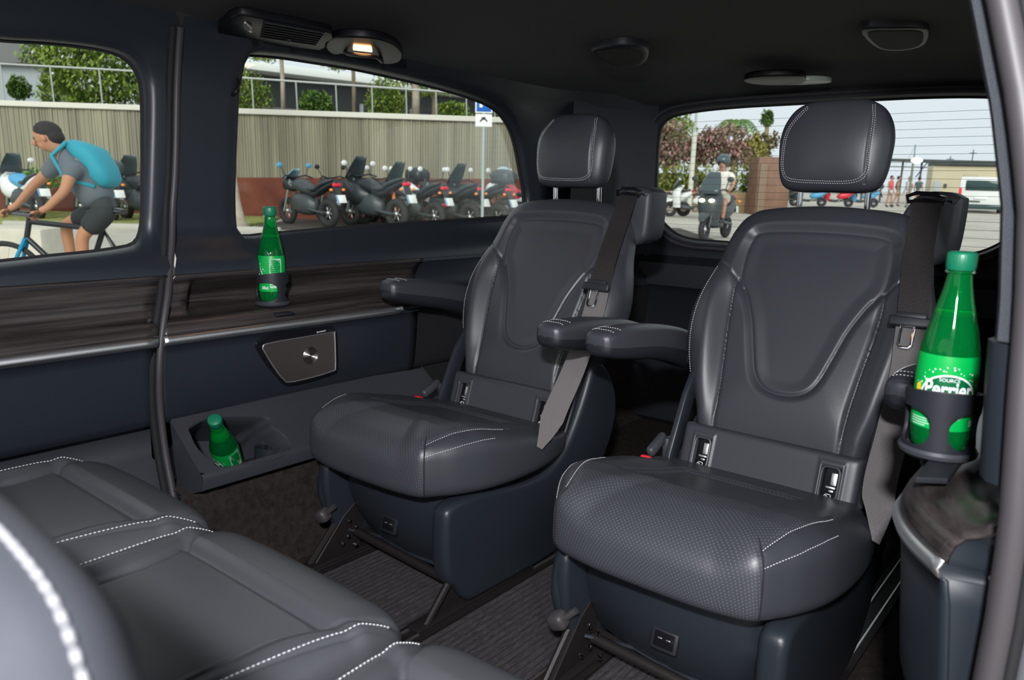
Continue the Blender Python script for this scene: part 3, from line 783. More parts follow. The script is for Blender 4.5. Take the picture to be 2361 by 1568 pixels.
def lower_wall(parent, side, y0, y1, gap, recess, woodend, right=False):
    """lower trim: wood band with ledge, chrome strip, speaker panel"""
    ys = np.r_[np.linspace(y0, y0+0.3, 34), np.linspace(y0+0.3, y1, 50)[1:]]
    def prof(y):
        r0, r1, r2, r3 = recess
        r = 0.055*float(sm(y, r0, r1))*(1-float(sm(y, r2, r3))) if recess[0] is not None else 0
        tp = 0.004*float(1-sm(y, r0 or 0, (r1 or 0)+0.1))
        P = [(-1.487, 0.624), (-1.492, 0.616), (-1.490-r*.55, 0.600), (-1.489-r*.9, 0.580), (-1.487-r, 0.562), (-1.483-r*.97, 0.550), (-1.476-r*.75, 0.5425), (-1.470-r*.35, 0.539), (-1.4655, 0.5365), (-1.457, 0.533), (-1.4505, 0.526), (-1.447, 0.516), (-1.446, 0.508),
             (-1.4430, 0.5065), (-1.4400, 0.5010), (-1.4430, 0.4950),
             (-1.448, 0.4930), (-1.452, 0.470), (-1.456, 0.43), (-1.460, 0.385), (-1.464, 0.35), (-1.468, 0.335), (-1.475, 0.333)]
        # speaker panel swells gently
        out = []
        for i, (x, z) in enumerate(P):
            if i >= 16: x += 0.010*float(gz(np.array(y-1.05), 0.28))*sin(pi*min(1, max(0, (0.49-z)/0.155)))*(0 if right else 1)
            if y > 1.9: x += 0.115*float(sm(y, 1.98, 2.44))
            out.append((x, z))
        return out
    def world(y, x, z):
        yy = y
        if gap > 0: yy = y + (ygap(z)+0.006-y0)*max(0, 1-(y-y0)/0.12)
        if gap < 0: yy = y + (ygap(z)-0.006-y1)*max(0, 1-(y1-y)/0.12)
        if side > 0:
            x = -1.6-x
            e = max(0.0, 1-(y-y0)/0.15)
            x = -0.113+(x+0.113)*(0.6 if x > -0.113 else 1.0)
            x = x + 0.066*e**2.0 - 0.006 + 0.024*float(sm(z, 0.555, 0.60))
            z = z - 0.018*(1-float(sm(z, 0.53, 0.60)))
        return (x, yy, z)
    S = [[world(y, x, z) for x, z in prof(y)] for y in ys]
    obs = []
    for nm, a, b, m_, cut in (('wood_trim', 0, 12, WOOD, woodend), ('chrome_strip', 12, 15, SATIN, woodend-0.12), ('speaker_panel', 15, 22, PLASTIC, 1.40 if side < 0 and gap > 0 else None)):
        mb = MB()
        rows = [S[k][a:b+1] for k in range(len(ys)) if cut is None or ys[k] <= cut]
        mb.grid(rows, flip=(side > 0))
        if cut is not None:
            mb2 = MB(); mb2.grid([S[k][a:b+1] for k in range(len(ys)) if ys[k] >= (ys[len(rows)-1])], flip=(side > 0)); mb2.build('trim_end', MATTEBLK if nm == 'speaker_panel' else PLASTIC, parent, sharp=None)
        o = mb.build(nm, m_, parent, sharp=None)
        obs.append(o)
        md = o.modifiers.new('thick', 'SOLIDIFY'); md.thickness = 0.004; md.offset = -1
    if side > 0:       # return face at the doorway end
        mb = MB()
        e = S[0]; mb.grid([[p for p in e], [(p[0]+0.035, p[1]+0.012, p[2]) for p in e]]); mb.build('trim_return', PLASTIC, parent, sharp=None)
    return obs
lower_wall(wl, -1, 0.715, Y1, 1, (0.765, 0.805, 1.25, 1.70), 1.47)
lower_wall(dl, -1, -0.9, 0.70, -1, (5, 6, 7, 8), 2)
lower_wall(wr, 1, 0.731, Y1, 0, (0.735, 0.775, 1.25, 1.70), 1.47, True)
# carpeted lower wall below the trim, both sides
def foot(parent, side, y0, y1, xtop, name='carpet_lining'):
    X = (lambda v: v) if side < 0 else (lambda v: -1.6-v)
    mb = MB(); mb.grid([[(X(x), y, z) for x, z in ((-1.475, 0.215 if side > 0 else 0.206), (xtop, 0.205), (xtop, 0.15), (xtop+0.02, 0.03), (xtop+0.05, 0.0))] for y in np.linspace(y0, y1, 30)], flip=side > 0)
    return mb.build(name, CARPET, parent, sharp=None)
foot(wl, -1, 0.70, Y1, -1.39); foot(wr, 1, 0.76, Y1, -1.43)
mb = MB(); mb.grid([[(-1.482, y, 0.20), (-1.482, y, 0.40)] for y in (1.20, 2.0)]); mb.grid([[(-1.482+0.115*float(sm(y, 1.98, 2.44)), y, 0.20), (-1.482+0.115*float(sm(y, 1.98, 2.44)), y, 0.40)] for y in np.linspace(2.0, Y1, 8)]); mb.build('lining_panel', MATTEBLK, wl)
mb = MB(); mb.grid([[(-0.118, y, 0.0), (-0.118, y, 0.50)] for y in (0.80, 2.43)]); mb.build('lining_panel', MATTEBLK, wr)
mb = MB(); mb.grid([[(x, y, z) for x, z in ((-1.475, 0.335), (-1.50, 0.330), (-1.50, 0.255), (-1.46, 0.245), (-1.45, 0.0))] for y in np.linspace(-0.9, 0.70, 20)])
mb.build('door_sill', GREYPL, dl, sharp=None)
# door gap rubber
mb = MB(); mb.box((-1.60, 0.72, 0.30), (0.04, 0.30, 0.60)); mb.build('inner_frame', MATTEBLK, wl)
mb = MB()
pts = []
for z in np.linspace(1.12, 0.02, 60):
    x = wall_x(0.8, z) if z > 0.62 else float(np.interp(z, [0.0, 0.2, 0.33, 0.49, 0.53, 0.62], [-1.36, -1.43, -1.462, -1.443, -1.452, -1.485]))
    pts.append((x+0.001, ygap(z), z))
pts = [tuple(np.mean([pts[min(max(i+k, 0), len(pts)-1)] for k in range(-4, 5)], 0)) for i in range(len(pts))]
mb.tube(pts, 0.0075, 10)
struct(mb.build('trim_1', RUBBER), 'rubber door seal down the pillar between the side windows')
mb = MB()
pts2 = [(p[0]-0.004, p[1]-0.012, p[2]) for p in pts]; mb.tube(pts2, 0.008, 8)
struct(mb.build('trim_2', MATTEBLK))
# upper belt caps near the back (shiny stepped pieces under the side window)
# storage tray with bottle hollow
SLO = Vector((0.100, 0, -0.078)); TP0 = Vector((-1.462, 0, 0.338)); TN = Vector((0.078, 0, 0.100))
OPPX = [(440, 985), (483, 964), (530, 961), (572, 961), (616, 964), (626, 984), (646, 997), (662, 1014), (667, 1034), (655, 1047), (646, 1053), (609, 1063), (557, 1072), (509, 1075), (487, 1061), (457, 1031), (443, 1002)]
op = [ppl(x, y, TP0, TN) for x, y in OPPX]
opc = catmull([tuple(p) for p in op], 6, True); opc = resample(opc, 90, True)
def sl(v): return (v.x+1.462)/0.100         # slope coordinate
oc = opc.mean(0)
rings = []
c2 = np.array([oc[1], sl(Vector(oc))])
o2d = np.array([[p[1], (p[0]+1.462)/0.100] for p in opc])
def t3(y, q, dn=0.0): return TP0 + SLO*q + Vector((0, y, 0)) + TN.normalized()*(-dn)
outer = [ray_rect(c2, o2d[i]-c2, 0.722, 1.42, 0.0, 1.12) for i in range(90)]
outer = [(y+0.0, q) for y, q in outer]
mb = MB(); R = []
R.append([t3(*outer[i]) for i in range(90)])
R.append([t3(*(np.array(outer[i])*0.15+o2d[i]*0.85)) for i in range(90)])
R.append([t3(*(c2+(o2d[i]-c2)*1.03)) for i in range(90)])
R.append([t3(*o2d[i], 0.004) for i in range(90)])
for k, dz in ((0.975, 0.03), (0.95, 0.08), (0.93, 0.155), (0.6, 0.165), (0.02, 0.165)):
    r = []
    for i in range(90):
        p = t3(*(c2+(o2d[i]-c2)*k)); r.append(Vector((p.x-min(0.125, 1.7*dz), p.y, p.z-dz)))
    R.append(r)
mb.grid(R, cv=True)
lip = [[t3(y, 1.12) + Vector(d) for d in ((0, 0, 0), (0.004, 0, -0.004), (0.005, 0, -0.012), (0.0, 0, -0.034), (-0.01, 0, -0.038), (-0.05, 0, -0.04), (-0.05, 0, -0.06))] for y in np.linspace(0.722, 1.42, 20)]
mb.grid(lip)
for yy in (0.722, 1.42):
    mb.face([t3(yy, 0), t3(yy, 1.12), t3(yy, 1.12)+Vector((0.004, 0, -0.012)), t3(yy, 1.12)+Vector((0, 0, -0.034)), Vector((-1.44, yy, 0.18))])
bmesh.ops.recalc_face_normals(mb.bm, faces=mb.bm.faces)
tr = mb.build('storage_tray', GREYPL, wl, sharp=50)
mb = MB(); cpos = px(622, 1046, 'x', -1.425)
mb.lathe([(0.032, -0.05), (0.032, 0.010), (0.029, 0.012), (0.025, 0.008), (0.024, -0.01), (0.0001, -0.012)], 30, (cpos.x, cpos.y, 0.232)); mb.build('cup_insert', PLASTIC, tr)
mb = MB(); mb.box((cpos.x, cpos.y-0.005, 0.238), (0.02, 0.006, 0.012), 0.002); mb.build('insert_tab', PLASTIC2, tr)

# ---- ceiling
def ceil_z(x, y):
    q = abs((x+0.8)/0.70)
    return 1.157 - 0.042*q**3.2 - 0.035*float(sm(y, 2.15, 2.48)) + 0.004*float(gz(np.array(y-2.0), 0.35))*(1-min(q, 1))
mb = MB()
xs = np.linspace(-1.58, -0.02, 60); ys = np.linspace(-0.9, 2.50, 80)
mb.grid([[(x, y, ceil_z(x, y)) for y in ys] for x in xs]); 
ce = struct(mb.build('ceiling', LINER, sharp=None), 'dark headliner')
md = ce.modifiers.new('thick', 'SOLIDIFY'); md.thickness = 0.03; md.offset = 1
mb = MB()
# soft rib moulded in the headliner that runs back above the far seats
# ---- floor
mb = MB(); mb.box((-0.75, 0.78, -0.02), (1.48, 3.36, 0.04)); fl_o = struct(mb.build('floor', CARPET), 'dark carpeted van floor')
def ribbed(name, x0, x1, y0, y1, label):
    mb = MB(); rows = []
    n = int((x1-x0)/0.0035)
    for i in range(n+1):
        x = x0+(x1-x0)*i/n; z = 0.006 + (0.0022 if i % 4 in (1, 2) else 0)
        rows.append([(x, y0, z), (x, y1, z)])
    mb.grid(rows); mb.box(((x0+x1)/2, (y0+y1)/2, 0.002), (x1-x0, y1-y0, 0.004))
    o = mb.build(name, MAT_RIB, sharp=None); return tag(o, label, 'floor mat')
MAT_RIB = mat('ribbed_mat', (0.030, 0.027, 0.030), 0.9, bump=('noise', 800, 1.0), var=((500, 60, 80), (0.072, 0.066, 0.070), 6), spec=0.2)
ribbed('floor_mat', -1.238, -0.965, 0.55, 1.28, 'ribbed grey mat strip under the far rear seat')
ribbed('floor_mat', -0.905, -0.69, 0.50, 1.75, 'ribbed grey mat strip in the gap between the two rear seats')
ribbed('floor_mat', -0.62, -0.345, 0.55, 1.28, 'ribbed grey mat strip under the nearer rear seat')
for x, lb in ((XL-0.168, 'black floor rail beside the far side wall'), (XL+0.168, 'black floor rail under the inner side of the far rear seat'), (XR-0.168, 'black floor rail under the inner side of the nearer rear seat'), (XR+0.168, 'black floor rail under the outer side of the nearer rear seat')):
    mb = MB(); mb.box((x, 1.1, 0.003), (0.052, 1.9, 0.006), 0.001); r_ = mb.build('floor_rail', STEELBLK); tag(r_, lb, 'seat rail', 'seat rails in the floor')
    for q in (-0.013, 0.013):
        mb = MB(); mb.box((x+q, 1.1, 0.0075), (0.003, 1.9, 0.004)); mb.build('rail_edge', SATIN, r_)

# ---- rear end: tailgate with window
RW = []
for x, y in [(1507, 470), (1508, 380), (1513, 315), (1522, 285), (1550, 266), (1610, 254), (1700, 245), (1800, 239), (1950, 239)]: RW.append(tuple(px(x, y, 'y', 2.44))[::2])
RW = [(RW[0][0], RW[0][1])]+RW[1:]
bot = [tuple(px(x, y, 'y', 2.44))[::2] for x, y in [(1900, 572), (1760, 566), (1650, 558), (1600, 554), (1560, 543), (1530, 520), (1512, 497)]]
left = RW+[]
mirr = [(-1.6-x, z) for x, z in left[::-1]]
mbot = [(-1.6-x, z) for x, z in bot[::-1]]
full = [p for p in left if p[0] < -0.80] + [p for p in mirr if p[0] > -0.80] + [p for p in mbot if p[0] > -0.80] + [p for p in bot if p[0] < -0.80]
rw = resample(catmull(full, 6, True), 140, True)
cr = np.array([-0.8, 0.87])
def rear_y(x, z): return 2.44 + 0.0*z - 0.03*((x+0.8)/0.7)**4
nx_ = np.roll(rw, -1, 0)-np.roll(rw, 1, 0); nn = np.stack([nx_[:, 1], -nx_[:, 0]], 1); nn /= np.linalg.norm(nn, axis=1)[:, None]
if ((rw-cr)*nn).sum() < 0: nn = -nn
rr_ = [[(p[0], 2.475, p[1]) for p in rw], [(p[0], 2.445, p[1]) for p in rw]]
for off, dy in ((0.006, -0.006), (0.014, -0.008), (0.03, 0.0)):
    q = rw+nn*off; rr_.append([(p[0], 2.435+dy, p[1]) for p in q])
q = rw+nn*0.03
for k in (0.5, 1.0):
    r = []
    for i in range(len(rw)):
        e = ray_rect(cr, rw[i]-cr, -1.47, -0.13, 0.60, 1.13); r.append((q[i, 0]*(1-k)+e[0]*k, 2.435, q[i, 1]*(1-k)+e[1]*k))
    rr_.append(r)
mb = MB(); mb.grid(rr_, cv=True)
mb.grid([[(x, y, z) for y, z in ((2.435, 0.60), (2.40, 0.575), (2.39, 0.50), (2.42, 0.47), (2.42, 0.30), (2.40, 0.02), (2.44, -0.02))] for x in np.linspace(-1.47, -0.13, 12)])
bmesh.ops.recalc_face_normals(mb.bm, faces=mb.bm.faces)
wb = struct(mb.build('wall_back', PLASTIC2, sharp=45), 'tailgate trim around the rear window')
mb = MB(); mb.tube([(p[0], 2.428, p[1]) for p in rw+nn*0.022], 0.006, 8, closed=True); mb.build('tailgate_seal', RUBBER, wb)
mb = MB(); mb.prism([tuple(p) for p in (cr+(rw-cr)*1.01)], 'y', 2.462, 2.465); gw = struct(mb.build('window_4', GLASS, sharp=30), 'rear window with thin heating wires')
mb = MB(); mb.tube([(p[0], 2.455, p[1]) for p in rw], 0.006, 8, closed=True); mb.build('window_gasket', MATTEBLK, gw)
for k in range(17):
    z = 0.685+k*0.0228
    mb = MB(); hw = 0.535
    mb.tube([(-0.8-hw, 2.4605, z), (-0.8+hw, 2.4605, z)], 0.00045, 4); mb.build('heating_wire', mat('wire_brown', (0.12, 0.08, 0.07), 0.5) if k == 0 else MATS['wire_brown'], gw)
# corner pillar trim at the back of the far side
mb = MB(); mb.grid([[(-1.47+a*0.12, 2.10+b, z) for a, b in ((0.0, 0.0), (0.25, 0.12), (0.6, 0.24), (0.9, 0.32), (1.0, 0.335))] for z in np.linspace(0.60, 1.13, 14)])
mb.build('corner_pillar', GREYPL, wl, sharp=None)

# ---- near side pillar at the open sliding doorway
def pil(z): return float(np.interp(z, [0.0, 0.41, 0.475, 0.55, 0.66, 0.725, 0.80, 0.875, 0.95, 1.16], [-0.060, -0.0655, -0.0635, -0.0640, -0.0715, -0.0750, -0.0825, -0.099, -0.121, -0.185]))
def strip(name, prof, m_, z0, z1, parent=None, y0=0.700, n=40):
    mb = MB(); rows = []
    for z in np.linspace(z0, z1, n): rows.append([(pil(z)+a, y0+b, z) for a, b in prof])
    V = mb.grid(rows, cv=True); mb.face(V[0]); mb.face(V[-1][::-1])
    bmesh.ops.recalc_face_normals(mb.bm, faces=mb.bm.faces)
    return mb.build(name, m_, parent, sharp=45)
def oval(cx, cy, rx, ry, n=20): return [(cx+rx*cos(a), cy+ry*sin(a)) for a in np.linspace(0, 2*pi, n+1)[:-1]]
p1 = struct(strip('trim_3', oval(0.015, 0.0, 0.011, 0.012), RUBBER, 0.0, 1.15), 'grey rubber door seal at the open doorway')
strip('seal_lip', oval(0.028, 0.004, 0.006, 0.010), MATTEBLK, 0.0, 1.15, p1)
strip('body_flange', oval(0.042, 0.006, 0.011, 0.010), PAINT, 0.0, 1.15, p1)
strip('body_flange', oval(0.080, 0.03, 0.034, 0.022), MATTEBLK, 0.0, 1.15, p1)
FAB = mat('pillar_fabric', (0.020, 0.024, 0.034), 0.9, bump=('noise', 900, 0.8), sheen=0.3)
struct(strip('trim_4', [(-0.008, 0.050), (-0.011, 0.034), (-0.007, 0.018), (0.005, 0.012), (0.03, 0.012), (0.03, 0.06)], FAB, 0.693, 1.15), 'fabric upper pillar cover beside the doorway')
struct(strip('trim_5', [(-0.013, 0.055), (-0.016, 0.036), (-0.009, 0.020), (0.005, 0.012), (0.03, 0.012), (0.03, 0.06)], PLASTIC, 0.575, 0.691), 'navy plastic lower pillar cover beside the doorway')

# ================================================================== SECOND ROW BENCH (faces backwards)
def make_bench(xc, label):
    root = thing('bench_seat', label, 'car seat', (xc, 0.2, 0), group='second row bench seats')
    hw = 0.186
    hs_ = [(0.0, -0.30), (0.14, -0.30), (0.178, -0.285), (hw, -0.24), (hw, 0.0), (hw, 0.18), (hw-0.002, 0.255), (hw-0.012, 0.292), (0.150, 0.312), (0.10, 0.318), (0.0, 0.320)]
    ol = [(w, t) for w, t in hs_] + [(-w, t) for w, t in hs_[-2:0:-1]]
    def f(s, t):
        a = np.abs(s)
        bx = 0.118 + 0.05*sm(t, 0.16, 0.32)           # inner edge of the bolster
        z = 0.075 + 0.006*(1-(s/0.12)**2)*(a < 0.12)*0
        z = z + 0.018*sm(a, bx-0.012, bx+0.03)*(1-sm(t, 0.22, 0.32))
        z = z + 0.010*sm(t, 0.225, 0.25) 
        z = z - 0.006*gz(t-0.228, 0.005)*(a < bx)
        z = z - 0.006*gz(np.abs(a-bx), 0.004)*(t < 0.31)
        st = 0.150 + 0.022*sm(t, 0.1, 0.31)
        z = z - 0.0022*gz(np.abs(a-st-0.004), 0.0022)*(t < 0.30)
        return z
    cu = Puff(ol, f, lambda s, t: 0.05+0*s, (0, -0.0, 0.300), (1, 0, 0), (0, 1, 0), (0, 0, 1), pf=5.0, pb=5, center=(0, 0), n=420)
    co = cu.mesh('seat_cushion', LEATHER2, root, nr=110)
    lines = [curve_on(cu, [(sg*0.150, -0.15), (sg*0.150, 0.0), (sg*0.151, 0.10), (sg*0.157, 0.18), (sg*0.164, 0.24), (sg*0.168, 0.285)], 20, 0.0009) for sg in (-1, 1)]
    stitches('stitching', lines, co, 0.0032, 0.0018, 0.0007)
    mb = MB(); mb.prism([tuple(p) for p in catmull([(0.26, 0.25), (0.28, 0.10), (0.22, 0.02), (-0.25, 0.02), (-0.27, 0.25)], 3, True)], 'x', -0.15, 0.15, 0.012, 3); mb.build('seat_base', PLASTIC, root, sharp=50)
    bh_ = [(0.0, 0.0), (0.15, 0.0), (0.166, 0.02), (0.170, 0.1), (0.173, 0.20), (0.172, 0.285), (0.160, 0.330), (0.125, 0.351), (0.0, 0.357)]
    bo_ = [(w, t) for w, t in bh_] + [(-w, t) for w, t in bh_[-2:0:-1]]
    bk = Puff(bo_, lambda s, t: 0.080+0*s, lambda s, t: 0.065+0*s, (0, -0.180, 0.362), (1, 0, 0), (0, 0.0, 1), (0, 1, 0.0), pf=3.8, pb=3.5, n=240)
    bb = bk.mesh('backrest', BENCHBACK, root, nr=50)
    if abs(xc+0.33) < 0.01:
        lines = [[]]
        for k in range(90):
            th = radians(150-k*1.6); R_ = float(np.interp(th, bk.th, bk.R, period=2*pi))*0.978
            lines[0].append(bk.surf(bk.c[0]+cos(th)*R_, bk.c[1]+sin(th)*R_, 0.0008))
        stitches('stitching', lines, bb, 0.0040, 0.0010, 0.0009, mat('grey_thread', (0.20, 0.20, 0.21), 0.8))
    return root
BENCHBACK = mat('bench_back_leather', (0.035, 0.037, 0.045), 0.45, bump=('voronoi', 900, 0.08), spec=0.6)
make_bench(-1.090, 'rear-facing leather bench seat beside the far side door')
make_bench(-0.710, 'rear-facing leather bench seat in the middle of the row')
make_bench(-0.330, 'rear-facing leather bench seat nearest the open doorway')

# ================================================================== BOTTLES, HOLDERS, SMALL FITTINGS
def text_mesh(txt, size, m_, parent, M, name='lettering', depth=0.001, bold=0.0, bend=None, sx=1.0):
    cu = bpy.data.curves.new('txt', 'FONT'); cu.body = txt; cu.size = size; cu.align_x = 'CENTER'; cu.align_y = 'CENTER'; cu.extrude = depth; cu.offset = bold
    to = bpy.data.objects.new('txt', cu); COL.objects.link(to)
    dg = bpy.context.evaluated_depsgraph_get(); me = bpy.data.meshes.new_from_object(to.evaluated_get(dg)); bpy.data.objects.remove(to)
    if bend:
        bm = bmesh.new(); bm.from_mesh(me); bmesh.ops.triangulate(bm, faces=bm.faces); bmesh.ops.subdivide_edges(bm, edges=[e for e in bm.edges if e.calc_length() > size*0.25], cuts=2); bm.to_mesh(me); bm.free()
    for v in me.vertices:
        p = Vector((v.co.x*sx, v.co.y, v.co.z))
        v.co = bend(p) if bend else p
    me.materials.clear()
    o = finish(me, name, m_, parent, None)
    o.matrix_basis = M
    return o
def make_bottle(label, loc):
    root = thing('water_bottle', label, 'bottle', loc, group=None)
    prof = [(0.0001, 0.004), (0.012, 0.002), (0.019, 0.0), (0.0245, 0.003), (0.0270, 0.010), (0.0282, 0.020), (0.0286, 0.030), (0.0288, 0.06), (0.0288, 0.085), (0.0280, 0.103), (0.0262, 0.116), (0.0232, 0.130), (0.0195, 0.145), (0.0160, 0.160), (0.0132, 0.174), (0.0118, 0.184), (0.0113, 0.190), (0.0113, 0.196)]
    pr = catmull(prof, 5)
    mb = MB(); mb.lathe([tuple(p) for p in pr], 48); bo_ = mb.build('bottle_body', GREEN_PET, root, sharp=None)
    for a in range(5):
        pass
    mb = MB(); mb.tube([(0.0128*cos(a), 0.0128*sin(a), 0.1885) for a in np.linspace(0, 2*pi, 33)[:-1]], 0.0013, 8, closed=True); mb.build('neck_ring', GREEN_PET, root, sharp=None)
    mb = MB(); R_ = []
    n = 96
    for r, z in ((0.0001, 0.2095), (0.0118, 0.2095), (0.0136, 0.2080), (0.0141, 0.2060), (0.0141, 0.1940), (0.0138, 0.1932), (0.0138, 0.1915), (0.0130, 0.1905)):
        R_.append([((r+(0.00025 if (k % 3 == 0 and 0.194 <= z <= 0.206) else 0))*cos(2*pi*k/n), (r+(0.00025 if (k % 3 == 0 and 0.194 <= z <= 0.206) else 0))*sin(2*pi*k/n), z) for k in range(n)])
    mb.grid(R_, cv=True); mb.build('cap', CAPGREEN, root, sharp=50)
    mb = MB(); zl = 0.1445; rl = 0.0190
    mb.lathe([(0.0001, zl), (rl-0.001, zl), (rl-0.0004, zl+0.0006)], 40); mb.build('water_surface', simple_m('water_line', (0.05, 0.75, 0.15), 0.15), root, sharp=None)
    # label sleeve
    def rad(z): return float(np.interp(z, pr[:, 1], pr[:, 0]))
    mb = MB(); zs = np.linspace(0.026, 0.104, 20); mb.lathe([(rad(z)+0.0003, z) for z in zs], 64); lb = mb.build('label_sleeve', LABELGREEN, root, sharp=None)
    def bend(p, off=0.0006):
        th = -pi/2 + p.x/0.0289
        r = rad(p.y)+off+max(0, p.z)*0.2
        return Vector((r*cos(th), r*sin(th), p.y))
    def patch(name, poly, m_, off, n=14):
        """flat polygon (arc length x, height z) wrapped on the sleeve"""
        bm = bmesh.new(); V = [bm.verts.new((a, b, 0)) for a, b in poly]; bm.faces.new(V)
        bmesh.ops.triangulate(bm, faces=bm.faces)
        bmesh.ops.subdivide_edges(bm, edges=[e for e in bm.edges if e.calc_length() > 0.004], cuts=3)
        bmesh.ops.subdivide_edges(bm, edges=[e for e in bm.edges if e.calc_length() > 0.004], cuts=1)
        for v in bm.verts: v.co = bend(v.co, off)
        me = bpy.data.meshes.new(name); bm.to_mesh(me); bm.free(); return finish(me, name, m_, lb, None)
    cxz = (0.0, 0.0605)
    disc = lambda r, k=40: [(cxz[0]+r*cos(a)*1.12, cxz[1]+r*sin(a)) for a in np.linspace(0, 2*pi, k+1)[:-1]]
    patch('emblem_rim', disc(0.0248), WHITEPRINT, 0.0005)
    patch('emblem_disc', disc(0.0230), LABELDARK, 0.0007)
    text_mesh('Perrier', 0.0205, WHITEPRINT, lb, Matrix(), 'brand_lettering', 0.0, 0.00045, lambda p: bend(Vector((p.x, p.y*1.15+0.0690, 0)), 0.0010), 0.78)
    text_mesh('SOURCE', 0.0050, WHITEPRINT, lb, Matrix(), 'small_lettering', 0.0, 0.0, lambda p: bend(Vector((p.x, p.y+0.0795, 0)), 0.0010))
    rnd_ = random.Random(5)
    for i in range(26):
        a = radians(20+140*i/25)+rnd_.uniform(-0.05, 0.05); r = 0.027+rnd_.uniform(0, 0.006); q = rnd_.uniform(0.0005, 0.0011)
        c = (cxz[0]+r*cos(a)*1.1, cxz[1]+r*sin(a))
        patch('bubble', [(c[0]+q*cos(t), c[1]+q*sin(t)) for t in np.linspace(0, 2*pi, 8)[:-1]], WHITEPRINT, 0.0006)
    for k, (a, b, h) in enumerate(((-0.036, -0.013, 0.036), (-0.036, -0.016, 0.0335), (-0.036, -0.014, 0.031), (-0.034, -0.018, 0.0285))):
        patch('small_print', [(a, h-0.0006), (b, h-0.0006), (b, h+0.0006), (a, h+0.0006)], LABELPALE, 0.0008)
    patch('yellow_flash', [(-0.034, 0.058), (-0.029, 0.055), (-0.027, 0.066), (-0.0285, 0.074), (-0.034, 0.070)], YELLOWP, 0.0008)
    patch('side_panel', [(0.044, 0.034), (0.070, 0.034), (0.070, 0.098), (0.044, 0.098)], LABELPALE, 0.0006)
    for k in range(13): patch('panel_print', [(0.046, 0.094-k*0.0044), (0.068-0.003*(k % 3), 0.094-k*0.0044), (0.068-0.003*(k % 3), 0.0925-k*0.0044), (0.046, 0.0925-k*0.0044)], LABELDARK, 0.0009)
    text_mesh('50cl', 0.0090, WHITEPRINT, lb, Matrix(), 'volume_lettering', 0.0, 0.0002, lambda p: bend(Vector((p.x+0.033, p.y+0.034, 0)), 0.0010))
    return root
def simple_m(name, col, rough=0.6, **k): return MATS.get(name) or mat(name, col, rough, **k)
BR = Vector((-0.142, 0.905, 0.543)); BL = Vector((-1.487, 0.985, 0.549))
bt = make_bottle('green sparkling water bottle in the holder on the near side trim at the right', BR)
bt.rotation_euler = (0, 0, radians(16))
bt['group'] = 'green water bottles'
b2_ = copy_tree(bt); b2_.location = BL; b2_.rotation_euler = (0, 0, radians(55-95)); b2_['label'] = 'green sparkling water bottle in the holder on the far side wood ledge'
b3_ = copy_tree(bt); b3_['label'] = 'green water bottle leaning in the hollow of the low storage tray'
bot3 = px(548, 1115, 'x', -1.462); top3 = px(495, 964, 'x', -1.440)
top3 = px(494, 966, 'x', -1.400)
for yy_ in range(1000, 1200, 2):
    bot3 = px(494+(yy_-966)*0.34, yy_, 'x', -1.505)
    if (top3-bot3).length > 0.2095: break
d3 = (top3-bot3).normalized()
b3_.location = top3-d3*0.2095
b3_.rotation_euler = (Matrix.Rotation(0, 3, 'Z') @ d3.to_track_quat('Z', 'Y').to_matrix() @ Matrix.Rotation(radians(-60), 3, 'Z')).to_euler()

def make_holder(label, loc, rz, tabdir):
    root = thing('cup_holder', label, 'cup holder', loc, 0)
    nph, nz = 168, 56; H = 0.068; R0 = 0.0312
    op_ = [rz, rz+2*pi/3, rz-2*pi/3]
    mb = MB(); V = []
    for j in range(nz+1):
        row = []
        for i in range(nph):
            ph = 2*pi*i/nph; zt = H-0.002+0.005*cos(ph-rz-1.2)
            z = j/nz*zt; r = R0+0.002*(z/H)
            row.append(mb.bm.verts.new((r*cos(ph), r*sin(ph), z)))
        V.append(row)
    for j in range(nz):
        for i in range(nph):
            ph = 2*pi*(i+0.5)/nph; z = (j+0.5)/nz*H; hole = False
            for c in op_:
                d = (ph-c+pi) % (2*pi)-pi
                if (abs(d)/0.80)**2.6+(abs(z-0.0290)/0.0205)**2.6 < 1: hole = True
            if not hole: mb.bm.faces.new((V[j][i], V[j][(i+1) % nph], V[j+1][(i+1) % nph], V[j+1][i]))
    loose = [v for v in mb.bm.verts if not v.link_faces]; bmesh.ops.delete(mb.bm, geom=loose, context='VERTS')
    for v in mb.bm.verts:
        if any(len(e.link_faces) == 1 for e in v.link_edges) and 0.004 < v.co.z < 0.0555:
            ph = atan2(v.co.y, v.co.x); z = v.co.z
            for c in op_:
                d = (ph-c+pi) % (2*pi)-pi; dz = z-0.0290
                f = (abs(d)/0.80)**2.6+(abs(dz)/0.0205)**2.6
                if 0.5 < f < 2.0:
                    k = f**(-1/2.6); z2 = 0.0290+dz*k; p2 = c+d*k; r = R0+0.002*(z2/H); v.co = (r*cos(p2), r*sin(p2), z2); break
    cg = mb.build('cage', PLASTIC2, root, sharp=None); md = cg.modifiers.new('thick', 'SOLIDIFY'); md.thickness = 0.0035; md.offset = 1
    md = cg.modifiers.new('soft', 'BEVEL'); md.width = 0.0008; md.segments = 2; md.limit_method = 'ANGLE'
    mb = MB(); mb.lathe([(0.0001, -0.006), (0.030, -0.006), (0.0375, -0.001), (0.0385, 0.003), (0.0365, 0.0065), (0.032, 0.004), (0.0001, -0.001)], 48); mb.build('base_disc', GREYPL, root, sharp=40)
    mb = MB(); mb.lathe([(0.0001, -0.018), (0.014, -0.018), (0.014, -0.005), (0.0001, -0.005)], 20); mb.build('stem', BLACK, root)
    return root
hr = make_holder('black cup holder on the near side trim at the right edge', BR-Vector((0, 0, 0.003)), radians(-141), None)
hl = make_holder('black cup holder on the far side wood ledge', BL-Vector((0, 0, 0.003)), radians(-60), None)
